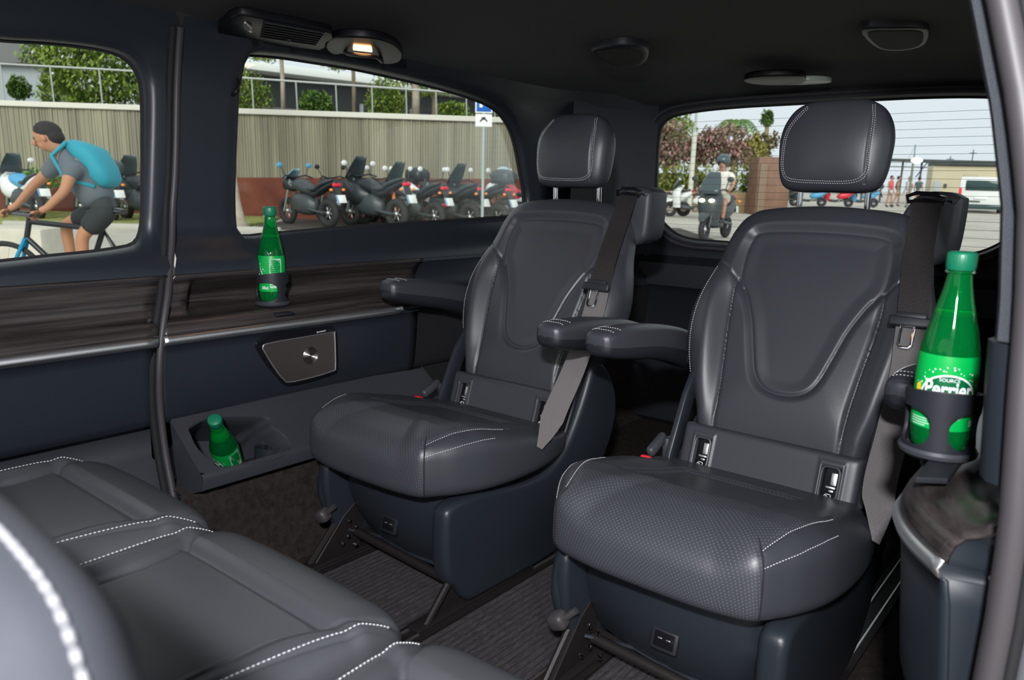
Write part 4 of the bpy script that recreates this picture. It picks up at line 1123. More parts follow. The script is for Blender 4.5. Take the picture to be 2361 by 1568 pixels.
for o_, h in ((hr, BR), (hl, BL)): o_['group'] = 'clip-in cup holders'
tb = [px(2112, 1103, 'z', 0.536), px(2185, 1106, 'z', 0.536), px(2232, 1040, 'z', 0.540), px(2150, 1040, 'z', 0.540)]
mb = MB(); mb.prism([(p.x, p.y) for p in tb], 'z', 0.531, 0.5375, 0.0012, 2); mb.build('clip_plate', PLASTIC2, hr).location = -(BR-Vector((0, 0, 0.003)))
mb = MB(); mb.box((0.02, -0.005, -0.018), (0.07, 0.045, 0.006), 0.002); mb.build('clip_plate', PLASTIC2, hl)

# speaker in the far side trim
SX = -1.446
SO = [(587, 795), (592, 785), (622, 768), (690, 759), (755, 752), (768, 755), (776, 768), (778, 820), (777, 852), (768, 862), (720, 878), (668, 889), (652, 884), (640, 872), (610, 838), (592, 810)]
so = [tuple(px(x, y, 'x', SX)) for x, y in SO]; so2 = [(p[1], p[2]) for p in so]
sc_ = np.mean(so2, 0)
so3 = [tuple(p) for p in catmull(so2, 4, True)]
mb = MB(); mb.prism(so3, 'x', SX-0.012, SX+0.004, 0.003, 3); spk = tag(mb.build('speaker', BLACK, sharp=50), 'bronze grilled speaker with a black surround in the far side trim', 'speaker')
SI = [(606, 800), (618, 792), (690, 779), (765, 767), (771, 770), (773, 820), (773, 848), (768, 855), (720, 870), (668, 881), (655, 876), (635, 852), (610, 812)]
si = [(p[1], p[2]) for p in (px(x, y, 'x', SX+0.004) for x, y in SI)]; si = [tuple(p) for p in catmull(si, 4, True)]
mb = MB(); mb.tube([(SX+0.0045, a, b) for a, b in si], 0.0016, 8, closed=True); mb.build('bright_rim', SATIN, spk)
GRL = mat('bronze_grille', (0.20, 0.17, 0.16), 0.38, 0.85, bump=('noise', 60, 0.1))
t = GRL.node_tree; b_ = t.nodes['Principled BSDF']; tc_n = t.nodes.new('ShaderNodeTexCoord'); vo = t.nodes.new('ShaderNodeTexVoronoi'); vo.inputs['Scale'].default_value = 420; vo.inputs['Randomness'].default_value = 0.0
cr_n = t.nodes.new('ShaderNodeValToRGB'); cr_n.color_ramp.elements[0].position = 0.28; cr_n.color_ramp.elements[0].color = (0.01, 0.01, 0.01, 1); cr_n.color_ramp.elements[1].position = 0.34; cr_n.color_ramp.elements[1].color = (0.17, 0.145, 0.14, 1)
t.links.new(tc_n.outputs['Object'], vo.inputs['Vector']); t.links.new(vo.outputs['Distance'], cr_n.inputs[0]); t.links.new(cr_n.outputs[0], b_.inputs['Base Color'])
mb = MB(); mb.prism(si, 'x', SX+0.001, SX+0.0045); mb.build('grille', GRL, spk)
ccp = px(716, 820, 'x', SX+0.005)
mb = MB(); mb.lathe([(max(0.0001, r), 0.0012*(1-(r/0.0205)**2)+0.0006*sin(r*2600)) for r in np.linspace(0.0205, 0.0, 40)], 48, ccp, Matrix.Rotation(radians(90), 3, 'Y')); mb.build('turned_dome', mat('turned_metal', (0.42, 0.37, 0.35), 0.22, 1.0), spk, sharp=None)
tp_ = px(741, 764, 'x', SX+0.0045)
text_mesh('Burmester', 0.0060, WHITEPRINT, spk, Matrix.Translation(tp_) @ Matrix.Rotation(radians(4), 4, 'X') @ Matrix.Rotation(radians(90), 4, 'Z') @ Matrix.Rotation(radians(90), 4, 'X'), 'brand_lettering', 0.0001)
# ceiling fittings
def cpoly(pts, z): return [tuple(px(x, y, 'z', z))[:2] for x, y in pts]
ZV = 1.104
vp = cpoly([(503, 72), (515, 50), (545, 30), (600, 38), (765, 72), (752, 95), (738, 112), (640, 98), (560, 82)], ZV)
mb = MB(); mb.prism([tuple(p) for p in catmull(vp, 2, True)], 'z', ZV-0.004, ZV+0.012, 0.003, 2); vn_ = tag(mb.build('air_vent', SATINBLK, sharp=50), 'black slatted air vent in the headliner above the side window', 'air vent')
a, b, c, d = [px(x, y, 'z', ZV-0.006) for x, y in ((608, 50), (748, 76), (728, 103), (600, 84))]
for k in range(7):
    t_ = k/6; p, q = a.lerp(d, t_), b.lerp(c, t_); mb = MB(); mb.tube([p, q], 0.0022, 6); mb.build('slat', PLASTIC2, vn_)
p, q = px(565, 52, 'z', ZV-0.005), px(578, 72, 'z', ZV-0.012)
mb = MB(); mb.tube([p, (p+q)/2, q], [0.002, 0.008, 0.003], 8); mb.build('nozzle', SATIN, vn_)
mb = MB(); kb = px(665, 93, 'z', ZV-0.010); mb.ball(kb, (0.008, 0.005, 0.004), n=8); mb.build('thumb_tab', PLASTIC2, vn_)
lo = cpoly([(752, 105), (765, 85), (800, 79), (860, 82), (905, 95), (928, 118), (920, 138), (885, 142), (872, 130), (800, 118), (770, 120)], ZV)
mb = MB(); mb.prism([tuple(p) for p in catmull(lo, 3, True)], 'z', ZV-0.006, ZV+0.012, 0.004, 3); rl = tag(mb.build('reading_lamp', SATINBLK, sharp=50), 'black oval headliner fitting with a glowing orange reading lamp', 'ceiling lamp')
lq = [px(x, y, 'z', ZV-0.0075) for x, y in ((815, 104), (856, 108), (858, 118), (814, 113))]
mb = MB(); mb.prism([(p.x, p.y) for p in lq], 'z', ZV-0.010, ZV-0.005, 0.001, 1); o = mb.build('lamp_strip', LAMPGLOW, rl); o['label'] = 'glowing orange lamp strip'
hq = [px(x, y, 'z', ZV-0.006-dz) for x, y, dz in ((795, 120, 0), (803, 124, 0.010), (835, 128, 0.016), (868, 132, 0.014), (880, 142, 0.0))]
mb = MB(); mb.tube([tuple(p) for p in catmull(hq, 4)], 0.0045, 8); mb.build('grab_lip', PLASTIC2, rl)
for i, (pts, lb_) in enumerate((([(1363, 122), (1375, 114), (1430, 106), (1485, 112), (1496, 128), (1480, 150), (1430, 156), (1395, 145)], 'dark rounded headliner speaker above the far rear seat'), ([(1985, 70), (2060, 65), (2130, 66), (2142, 80), (2132, 105), (2090, 117), (2040, 117), (2008, 104)], 'dark rounded headliner speaker at the upper right'))):
    zc_ = 1.138
    cp = cpoly(pts, zc_); mb = MB(); mb.prism([tuple(p) for p in catmull(cp, 3, True)], 'z', zc_, zc_+0.03, 0.006, 3); o = tag(mb.build('ceiling_speaker', PLASTIC2, sharp=50), lb_, 'speaker', 'headliner speakers')
    cc_ = np.mean(cp, 0); mb = MB(); mb.prism([tuple(cc_+(np.array(p)-cc_)*0.82) for p in catmull(cp, 3, True)], 'z', zc_-0.0015, zc_+0.003, 0.001, 1); mb.build('mesh_cover', mat('speaker_mesh', (0.010, 0.010, 0.011), 0.8, bump=('voronoi', 700, 1.0)) if 'speaker_mesh' not in MATS else MATS['speaker_mesh'], o)
zc_ = 1.124
cp = cpoly([(1715, 182), (1740, 173), (1800, 170), (1850, 172), (1858, 182), (1840, 190), (1780, 192), (1735, 189)], zc_)
mb = MB(); mb.prism([tuple(p) for p in catmull(cp, 3, True)], 'z', zc_-0.006, zc_+0.012, 0.004, 2); lo_ = tag(mb.build('ceiling_lamp', SATINBLK, sharp=50), 'slim oval lamp in the headliner before the rear window', 'ceiling lamp')
cp = cpoly([(1760, 192), (1852, 183), (1900, 184), (1917, 188), (1880, 192), (1820, 194)], zc_)
mb = MB(); mb.prism([tuple(p) for p in catmull(cp, 2, True)], 'z', zc_-0.003, zc_+0.010, 0.002, 2); o = mb.build('lamp_lens', CLEARLENS, lo_); o['label'] = 'pale lamp lens'
# coat hook on the pillar by the side window
q = px(543, 195, 'x', -1.53)
mb = MB(); mb.tube([tuple(p) for p in catmull([(q.x-0.008, q.y-0.010, q.z+0.006), (q.x+0.002, q.y, q.z+0.012), (q.x+0.005, q.y+0.003, q.z), (q.x+0.003, q.y-0.003, q.z-0.016), (q.x-0.006, q.y-0.010, q.z-0.024)], 4)], 0.0045, 8)
tag(mb.build('coat_hook', BLACK), 'small black coat hook on the pillar beside the side window', 'coat hook')

# ================================================================== OUTSIDE
def xmat(u, v, z=GZ, rz=0.0, s=1.0):
    return EXT @ Matrix.Translation((u, v, z)) @ Matrix.Rotation(rz, 4, 'Z') @ Matrix.Scale(s, 4)
def xthing(name, label, cat, u, v, z=GZ, rz=0.0, s=1.0, group=None):
    return thing(name, label, cat, group=group, matrix=xmat(u, v, z, rz, s))
def simple(name, col, rough=0.6, **k): return mat(name, col, rough, **k)
ASPH = simple('pale_tarmac', (0.36, 0.335, 0.29), 0.9, var=((0.5, 0.5, 0.5), (0.47, 0.44, 0.385), 6))
GRASS = simple('dry_grass', (0.13, 0.17, 0.035), 0.9, var=((8, 8, 8), (0.33, 0.33, 0.10), 5))
TYRE = simple('tyre_rubber', (0.022, 0.022, 0.024), 0.75)
BKBLK = simple('bike_black', (0.018, 0.022, 0.026), 0.35)
BKGREY = simple('bike_grey', (0.045, 0.055, 0.06), 0.4)
BKSEAT = simple('bike_seat', (0.035, 0.045, 0.05), 0.5)
BKWHITE = simple('bike_white', (0.72, 0.74, 0.74), 0.35)
BKBLUE = simple('bike_blue', (0.08, 0.32, 0.55), 0.35)
BKRED = simple('bike_red', (0.60, 0.03, 0.05), 0.35)
BKGREEN = simple('bike_green', (0.10, 0.75, 0.03), 0.4)
BKLIME = simple('helmet_lime', (0.55, 0.80, 0.02), 0.4)
ORANGE = simple('indicator_orange', (0.9, 0.28, 0.05), 0.4)
SILV = simple('bike_silver', (0.55, 0.57, 0.58), 0.3, metal=0.8)
SMOKE = simple('smoked_screen', (0.05, 0.07, 0.08), 0.1)
SKYSCR = simple('pale_screen', (0.22, 0.38, 0.48), 0.12)
TAIL = simple('tail_light', (0.75, 0.02, 0.05), 0.25)
PLATE = simple('number_plate', (0.80, 0.82, 0.80), 0.5)
HEADL = mat('headlight_glow', (1, 1, 0.8), 0.3, emit=(0.95, 1.0, 0.55), estr=2.6)

mb = MB(); mb.grid([[EXT @ Vector((u, v, GZ)) for v in (-8, 0.2, 60, 260)] for u in (-120, -20, 20, 160)])
g_ = mb.build('ground', ASPH, sharp=None); g_['kind'] = 'structure'
c1 = eg(505, 560); 
mb = MB(); P_ = [(-9.5, 13.2), (-4.9, 13.4), (-4.75, 15.0), (-5.0, 16.5), (-12, 16.5), (-12, 13.4)]
mb.prism(P_, 'z', 0.0, 0.05, 0.01, 1); o = mb.build('grass_verge', GRASS, sharp=30, matrix=xmat(0, 0)); tag(o, 'patch of dry grass in front of the rusty fence foot', 'grass', kind='stuff')
mb = MB(); mb.box((-0.6, 15.0, 0.0), (8.2, 3.0, 0.03)); o = mb.build('bike_shade_strip', simple('bike_shade_brown', (0.055, 0.047, 0.040), 0.9), matrix=xmat(0, 0)); o['kind'] = 'structure'  # shade beneath the parked bike row, put in as a dark brown strip
KERB = simple('kerb_stone', (0.42, 0.40, 0.36), 0.8)
mb = MB(); mb.box((-6.2, 12.9, 0.04), (4.6, 0.14, 0.10), 0.02); o = mb.build('kerb', KERB, sharp=30, matrix=xmat(0, 0)); tag(o, 'pale kerb stone line before the parked bikes at lower left window', 'kerb')

# fence: slatted timber above a rusty steel foot with a pale coping
FV = 16.6
SLAT = simple('grey_timber_slats', (0.15, 0.135, 0.098), 0.85, var=((3.2, 0.01, 0.12), (0.32, 0.30, 0.215), 12))
RUST = simple('rusty_steel', (0.10, 0.022, 0.013), 0.8, var=((1.5, 1.5, 1.5), (0.17, 0.048, 0.026), 6))
COPE = simple('pale_coping', (0.62, 0.60, 0.53), 0.7)
U0, U1 = -14.0, 1.6
def ftop_(u): return 1.93 - 0.009*(u+10.7)
def frst(u): return 0.50 + 0.019*(u+10.7)
root = xthing('slatted_fence', 'long grey timber slat fence with a rusty steel foot and pale coping', 'fence', -5, FV)
def xput(o): o.parent = root; o.location = (5, -FV, -GZ); return o
mb = MB(); u = U0; k = 0
rnd = random.Random(3)
while u < U1:
    w = 0.047; y = FV + rnd.choice((0, 0.012, 0.02))
    a, b = frst(u), ftop_(u)
    v = [(u, y, a), (u+w, y, a), (u+w, y, b), (u, y, b)]; v2 = [(p[0], FV+0.06, p[2]) for p in v]
    mb.face(v); mb.face([v[0], v[3], v2[3], v2[0]]); mb.face([v[1], v2[1], v2[2], v[2]])
    u += w+0.007
mb.face([(U0, FV+0.055, 0.3), (U1, FV+0.055, 0.3), (U1, FV+0.055, 1.8), (U0, FV+0.055, 1.95)])
xput(mb.build('timber_slats', SLAT, sharp=20))
mb = MB(); mb.prism([(U0, GZ), (U1, GZ), (U1, frst(U1)), (U0, frst(U0))], 'y', FV-0.03, FV+0.05); xput(mb.build('rusty_foot', RUST))
mb = MB(); mb.prism([(U0, ftop_(U0)), (U1, ftop_(U1)), (U1, ftop_(U1)+0.11), (U0, ftop_(U0)+0.11)], 'y', FV-0.06, FV+0.25, 0.01, 1); xput(mb.build('coping', COPE, sharp=30))

# planted terrace behind the fence
SOIL = simple('planting_soil', (0.10, 0.09, 0.05), 0.95)
mb = MB(); mb.box((-6.3, FV+1.2, 0.75), (15.4, 1.9, 1.96)); o = mb.build('raised_bed', SOIL, matrix=xmat(0, 0, 0)); tag(o, 'raised planting bed behind the timber fence', 'planting bed')
# railing
RAILM = simple('railing_metal', (0.42, 0.44, 0.43), 0.5, metal=0.3)
ra = xthing('terrace_railing', 'thin metal railing above the timber fence', 'railing', -5, FV+1.0, 0)
def rp(x, y): p = ev(x, y, FV+1.0); return Vector((p.x+5, 0, p.z))
mb = MB(); mb.tube([rp(-150, 133), rp(0, 147), rp(240, 160), rp(540, 178), rp(800, 196), rp(1100, 217), rp(1300, 232)], 0.022, 8); mb.build('handrail', RAILM, ra)
for x in (-90, 0, 115, 228, 340, 460, 580, 682, 774, 857, 936, 1005, 1075, 1140):
    yt = np.interp(x, [0, 240, 540, 800, 1100, 1300], [147, 160, 178, 196, 217, 232])
    a = rp(x, yt); mb = MB(); mb.tube([(a.x, 0, a.z), (a.x+0.02, 0, 1.85)], 0.016, 6); mb.build('railing_post', RAILM, ra)
# building behind
BWALL = simple('grey_facade', (0.15, 0.155, 0.16), 0.8); BWALL2 = simple('pale_blue_grey_facade', (0.34, 0.38, 0.40), 0.8); BDK = simple('dark_opening', (0.02, 0.025, 0.025), 0.3); BWH = simple('white_canopy', (0.75, 0.78, 0.76), 0.7)
A_, B_ = ev(500, 160, 21.0), ev(1200, 200, 29.0)
ang = atan2(B_.y-A_.y, B_.x-A_.x)
bl = xthing('terrace_building', 'low grey building with a white canopy edge behind the fence', 'building', A_.x, A_.y, GZ, ang)
mb = MB(); mb.box((6, 1.5, 1.76), (14, 3, 3.52)); mb.build('facade', BWALL, bl)
mb = MB(); mb.box((6, 0.9, 3.63), (14, 3.4, 0.21), 0.02); mb.build('canopy', BWH, bl)
mb = MB(); mb.box((6, -0.01, 3.10), (13.6, 0.04, 0.75)); mb.build('window_band', BDK, bl)
for k in range(7):
    mb = MB(); mb.box((0.6+k*1.9, -0.06, 1.5), (0.10, 0.08, 3.0)); mb.build('facade_post', BWALL2, bl)
b2 = xthing('pale_building', 'pale blue-grey panelled building seen past the tree at upper left', 'building', -15.0, 21, GZ)
mb = MB(); mb.box((0, 0.9, 1.75), (5.0, 1.5, 3.9)); mb.build('facade', BWALL2, b2)
mb = MB(); mb.box((0, 0.1, 3.9), (5.2, 0.5, 0.7)); mb.build('parapet', BWALL, b2)

# foliage
def leafmat(n, c1, c2): return simple(n, c1, 0.7, var=((1.7, 1.7, 1.7), c2, 5))
LEAF = leafmat('bright_leaves', (0.13, 0.22, 0.03), (0.30, 0.40, 0.07))
LEAFD = leafmat('deep_leaves', (0.07, 0.14, 0.025), (0.16, 0.27, 0.05))
LEAFY = leafmat('yellow_leaves', (0.25, 0.24, 0.05), (0.40, 0.36, 0.10))
PINK = leafmat('pink_blossom', (0.42, 0.20, 0.20), (0.65, 0.36, 0.36))
PINKG = leafmat('blossom_leaves', (0.15, 0.17, 0.09), (0.36, 0.25, 0.19))
PALMG = leafmat('palm_green', (0.05, 0.12, 0.02), (0.12, 0.22, 0.04))
PALMB = leafmat('dry_palm', (0.16, 0.13, 0.06), (0.28, 0.23, 0.12))
BARK = simple('bark', (0.16, 0.12, 0.08), 0.9, var=((6, 6, 2), (0.28, 0.22, 0.15), 5))
PBARK = simple('pale_bark', (0.30, 0.26, 0.20), 0.9, var=((3, 3, 8), (0.42, 0.37, 0.30), 5))
WHITEFL = simple('white_flowers', (0.85, 0.85, 0.80), 0.7)
def leaves(mb, blobs, n, size, rnd, flat=0.0):
    for i in range(n):
        c, r = rnd.choices(blobs, weights=[b[1][0]*b[1][2] for b in blobs])[0]
        a, t = rnd.uniform(0, 2*pi), math.acos(rnd.uniform(-1, 1)); q = rnd.uniform(0.35, 1.0)**0.5
        q *= 1+0.18*sin(3*a+c[0]*5)+0.12*sin(5*t+c[2]*7)
        p = Vector((c[0]+r[0]*q*sin(t)*cos(a), c[1]+r[1]*q*sin(t)*sin(a), c[2]+r[2]*q*cos(t)))
        M = Matrix.Rotation(rnd.uniform(0, 2*pi), 3, 'Z') @ Matrix.Rotation(rnd.uniform(-1.2, 1.2), 3, 'X')
        s = size*rnd.uniform(0.6, 1.3)
        v = [p+M @ Vector((0, -s*0.9, 0)), p+M @ Vector((s*0.4, 0, s*0.12)), p+M @ Vector((0, s*0.9, 0)), p+M @ Vector((-s*0.4, 0, s*0.12))]
        mb.face(v)
def plant(name, label, cat, u, v, z, blobs, n, size, m_, trunk=None, tm=None, extra=None, group=None, seed=1):
    r = random.Random(seed)
    root = xthing(name, label, cat, u, v, z, group=group)
    mb = MB(); leaves(mb, blobs, n, size, r); mb.build('foliage', m_, root, sharp=None)
    if extra:
        for nm, mm, k in extra:
            mb = MB(); leaves(mb, [(c, tuple(x*1.03 for x in rr)) for c, rr in blobs], k, size*0.9, r); mb.build(nm, mm, root, sharp=None)
    if trunk:
        mb = MB(); mb.tube(trunk[0], trunk[1], 8); mb.build('trunk', tm or BARK, root, sharp=None)
    return root
p = ev(205, 165, 19.0)
plant('leafy_tree', 'bright green leafy tree above the fence at upper left', 'tree', p.x, p.y, 0.8, [((0, 0, p.z-0.8), (1.25, 0.9, 0.85)), ((0.3, 0, p.z-1.1), (1.1, 0.8, 0.7)), ((-0.7, 0, p.z-0.4), (0.7, 0.6, 0.55)), ((-1.0, 0, p.z-1.3), (0.22, 0.3, 0.4))], 5200, 0.085, LEAF, ([(0, 0, 0), (0.05, 0, 1.4)], [0.08, 0.05]), extra=[('dark_leaves', LEAFD, 1800), ('white_blossom', WHITEFL, 130)])
for i, (x, y, v, rx, rz_, lb) in enumerate([(570, 210, 18.6, 0.50, 0.42, 'olive green shrub at the left edge of the side window'), (725, 237, 17.9, 0.37, 0.26, 'round dark green shrub second from left above the fence'), (885, 225, 18.2, 0.44, 0.42, 'loose tall green shrub in the middle above the fence'), (1045, 258, 18.4, 0.36, 0.24, 'low green shrub left of the parking sign'), (1160, 262, 18.8, 0.5, 0.3, 'green shrub right of the parking sign'), (40, 200, 19.5, 0.25, 0.25, 'small shrub left of the big leafy tree')]):
    q = ev(x, y, v)
    plant('shrub', lb, 'shrub', q.x, q.y, 1.70, [((0, 0, q.z-1.70), (rx, rx*0.8, rz_)), ((0.1*rx, 0, q.z-1.70-rz_*0.5), (rx*1.05, rx*0.8, rz_*0.7))], 1500, 0.055, [LEAF, LEAFD, LEAF, LEAF, LEAFD, LEAFD][i], extra=[('dark_leaves', LEAFD, 500)] + ([('yellow_leaves', LEAFY, 200)] if i in (0, 2, 3) else []), group='shrubs above the fence', seed=i+5)
for i, (x, yt, yb, v, r, lb, mm, up) in enumerate([(655, 130, 255, 18.3, 0.055, 'slim pale trunked young tree at the left of the side window', PBARK, 1), (818, 150, 262, 18.2, 0.05, 'slim reddish trunked young tree in mid side window', BARK, 0), (960, 185, 268, 18.6, 0.10, 'thick olive trunked tree right of mid side window', PBARK, 0), (1003, 215, 270, 19.0, 0.07, 'brown trunked tree next to the thick olive trunk', BARK, 0)]):
    a, b = ev(x, yt, v), ev(x-2, yb, v)
    bl_ = [((0.05, 0, a.z-b.z+0.25), (0.75, 0.5, 0.30)), ((-0.4, 0, a.z-b.z+0.05), (0.35, 0.3, 0.2))]
    plant('young_tree', lb, 'tree', b.x, b.y, b.z, bl_, 1300 if up or i == 1 else 700, 0.06, LEAF, ([(0, 0, -0.1), (0.01, 0, (a.z-b.z)*0.5), (0, 0, a.z-b.z+0.1)], [r, r*0.9, r*0.8]), mm, group='young trees above the fence', seed=20+i)
q = ev(30, 400, 15.6)
plant('weed_clump', 'bright green weeds growing before the fence behind the cyclist', 'plant', q.x, q.y, GZ, [((0, 0, 0.75), (0.75, 0.25, 0.22)), ((0.7, 0, 0.72), (0.4, 0.2, 0.16))], 900, 0.06, leafmat('weed_green', (0.10, 0.30, 0.02), (0.2, 0.45, 0.05)), ([(0, 0, 0), (0, 0, 0.6)], [0.05, 0.03]), seed=40)
a, b = ev(533, 330, 13.5), eg(556, 528)
tr_ = xthing('street_tree', 'pale smooth tree trunk leaning at the left edge of the side window', 'tree', b.x, b.y)
mb = MB(); mb.tube([(0, 0, 0), (-0.04, 0, 0.12), (-0.09, 0, 0.5), (-0.14, 0, 1.1), (-0.28, 0, 2.6)], [0.17, 0.12, 0.095, 0.085, 0.07], 12); mb.build('trunk', PBARK, tr_, sharp=None)
mb = MB(); leaves(mb, [((-0.5, 0, 3.2), (0.9, 0.9, 0.6))], 900, 0.09, random.Random(4)); mb.build('foliage', LEAF, tr_, sharp=None)

# parking sign
a = ev(1116, 232, 13.2)
sg_ = xthing('parking_sign', 'blue and white parking sign on a thin grey pole', 'sign', a.x, a.y)
mb = MB(); mb.tube([(0, 0.02, 0), (0, 0.02, a.z-GZ+0.18)], 0.026, 10); mb.build('pole', simple('galvanised_pole', (0.33, 0.42, 0.42), 0.5, metal=0.3), sg_)
zb = ev(1116, 261, 13.2).z-GZ; zt = zb+0.36
mb = MB(); mb.box((0.0, 0, (zb+zt)/2), (0.285, 0.012, zt-zb), 0.004); pb_ = mb.build('sign_board', PLATE, sg_)
mb = MB(); mb.box((0.0, -0.008, (zb+zt)/2+0.003), (0.240, 0.006, zt-zb-0.04), 0.003); mb.build('blue_field', simple('sign_blue', (0.0, 0.12, 0.52), 0.5), pb_)
RX90 = Matrix.Rotation(radians(90), 4, 'X')
text_mesh('P', 0.34, PLATE, pb_, Matrix.Translation((0.0, -0.013, (zb+zt)/2+0.02)) @ RX90, bold=0.008)
mb = MB(); mb.box((0.0, 0, zb-0.115), (0.275, 0.012, 0.20), 0.004); pb2 = mb.build('lower_plate', PLATE, sg_)
mb = MB(); mb.tube([(-0.06, -0.008, zb-0.135), (-0.03, -0.008, zb-0.10), (0.02, -0.008, zb-0.09), (0.06, -0.008, zb-0.13)], 0.012, 6); mb.tube([(-0.04, -0.008, zb-0.075), (0.03, -0.008, zb-0.07)], 0.010, 6); mb.build('plate_symbol', BKBLK, pb2)

# ---------------------------------------------------------------- motorbikes
def wheel(parent, x, r=0.30, w=0.065, rim=SILV, z=None):
    M = Matrix.Translation((x, 0, z or r)) @ Matrix.Rotation(radians(90), 4, 'X')
    mb = MB(); n = 28; R = []
    for i in range(n):
        a = 2*pi*i/n; R.append([M @ Vector(((r-w+w*cos(b))*cos(a), (r-w+w*cos(b))*sin(a), w*0.95*sin(b))) for b in np.linspace(0, 2*pi, 13)[:-1]])
    mb.grid(R, cu=True, cv=True); t = mb.build('wheel', TYRE, parent, sharp=None)
    mb = MB(); mb.lathe([(r-2*w+0.02, -0.03), (r-2*w, 0.0), (r-2*w+0.02, 0.03), (r-2*w+0.05, 0.0), (r-2*w+0.02, -0.03)], 28, M=M.to_3x3(), c=M.translation)
    for k in range(6):
        a = 2*pi*k/6; mb.tube([M @ Vector((0.03*cos(a), 0.03*sin(a), 0)), M @ Vector(((r-2*w+0.02)*cos(a+0.15), (r-2*w+0.02)*sin(a+0.15), 0))], 0.012, 5)
    mb.lathe([(0.0001, -0.05), (0.045, -0.045), (0.045, 0.045), (0.0001, 0.05)], 12, M=M.to_3x3(), c=M.translation)
    mb.build('rim', rim, t, sharp=None)
def loft(stations, n=16, e=0.8):
    """stations: (x, z, half width, half height)"""
    st = catmull(stations, 5); rows = []
    for x, z, w, h in st:
        rows.append([(x, max(w, 0.002)*np.sign(cos(a))*abs(cos(a))**e, z+max(h, 0.002)*np.sign(sin(a))*abs(sin(a))**e) for a in np.linspace(0, 2*pi, n+1)[:-1]])
    mb = MB(); V = mb.grid(rows, cv=True); mb.face(V[0]); mb.face(V[-1][::-1]); bmesh.ops.recalc_face_normals(mb.bm, faces=mb.bm.faces); return mb
def motorbike(label, u, v, rz, style='naked', body=BKBLK, accent=BKBLK, screen=SMOKE, case=None, mirror=BKWHITE, rim=SILV, plate=True, group='parked motorcycles', s=0.8, extras=(), lit=False):
    r = xthing('motorcycle' if style != 'scooter' else 'scooter', label, 'motorcycle', u, v, GZ, rz, s, group)
    wheel(r, 0.72, 0.30 if style != 'scooter' else 0.25, rim=rim); wheel(r, -0.68, 0.31 if style != 'scooter' else 0.25, 0.08, rim=rim)
    scoot = style == 'scooter'
    if not scoot:
        loft([(-0.30, 0.42, 0.05, 0.10), (-0.15, 0.45, 0.16, 0.20), (0.10, 0.48, 0.20, 0.24), (0.35, 0.50, 0.16, 0.20), (0.45, 0.52, 0.05, 0.10)]).build('engine', BKGREY, r, sharp=60)
        loft([(-0.22, 0.76, 0.10, 0.07), (-0.05, 0.80, 0.15, 0.12), (0.15, 0.86, 0.19, 0.14), (0.35, 0.87, 0.15, 0.11), (0.46, 0.84, 0.05, 0.05)]).build('fuel_tank', accent, r, sharp=60)
        loft([(0.02, 0.80, 0.06, 0.03), (-0.12, 0.80, 0.13, 0.05), (-0.35, 0.80, 0.15, 0.05), (-0.52, 0.90, 0.13, 0.05), (-0.75, 0.97, 0.09, 0.04), (-0.85, 1.0, 0.05, 0.02)]).build('seat', BKSEAT, r, sharp=60)
        loft([(0.05, 0.70, 0.07, 0.05), (-0.30, 0.70, 0.10, 0.07), (-0.60, 0.82, 0.11, 0.06), (-0.88, 0.93, 0.07, 0.04), (-0.95, 0.95, 0.03, 0.02)]).build('tail_fairing', body, r, sharp=60)
        loft([(0.40, 0.80, 0.06, 0.06), (0.52, 0.86, 0.15, 0.14), (0.66, 0.88, 0.16, 0.14), (0.78, 0.82, 0.07, 0.06)]).build('headlamp_fairing', body, r, sharp=60)
        if style == 'tourer':
            loft([(0.0, 0.62, 0.12, 0.10), (0.20, 0.64, 0.25, 0.22), (0.45, 0.70, 0.28, 0.26), (0.70, 0.78, 0.20, 0.22), (0.88, 0.78, 0.05, 0.06)]).build('side_fairing', body, r, sharp=60)
    else:
        loft([(-0.05, 0.55, 0.10, 0.06), (-0.20, 0.58, 0.17, 0.16), (-0.50, 0.62, 0.19, 0.18), (-0.80, 0.74, 0.15, 0.12), (-0.98, 0.82, 0.05, 0.04)]).build('tail_fairing', body, r, sharp=60)
        loft([(-0.02, 0.76, 0.08, 0.03), (-0.20, 0.80, 0.17, 0.05), (-0.50, 0.82, 0.18, 0.06), (-0.62, 0.88, 0.17, 0.05), (-0.88, 0.92, 0.10, 0.03)]).build('seat', BKSEAT, r, sharp=60)
        loft([(-0.10, 0.33, 0.10, 0.05), (0.10, 0.32, 0.20, 0.07), (0.30, 0.34, 0.20, 0.08), (0.38, 0.36, 0.10, 0.05)]).build('footboard', BKGREY, r, sharp=60)
        mb = MB(); rows = []
        for z, w, x in ((0.32, 0.16, 0.42), (0.50, 0.22, 0.44), (0.70, 0.27, 0.46), (0.88, 0.27, 0.44), (1.02, 0.18, 0.36), (1.08, 0.08, 0.32)):
            rows.append([(x+0.24*cos(a)*(0.9 if z < 0.9 else 0.6), w*sin(a), z) for a in np.linspace(-pi/2, pi/2, 11)]+[(x-0.06, w*sin(a)*0.9, z) for a in np.linspace(pi/2, -pi/2, 7)])
        V = mb.grid(rows, cv=True); mb.face(V[0]); mb.face(V[-1]); bmesh.ops.recalc_face_normals(mb.bm, faces=mb.bm.faces); mb.build('front_shield', body, r, sharp=60)
        loft([(0.48, 0.50, 0.05, 0.03), (0.62, 0.56, 0.11, 0.05), (0.80, 0.54, 0.11, 0.05), (0.95, 0.44, 0.06, 0.03)]).build('front_mudguard', body, r, sharp=60)
    mb = MB()
    for sg in (-1, 1): mb.tube([(0.72, sg*0.10, 0.29), (0.47, sg*0.10, 0.98)], 0.025, 8)
    mb.box((0.50, 0, 0.92), (0.08, 0.24, 0.04), 0.01); mb.build('fork', SILV if not scoot else BKBLK, r)
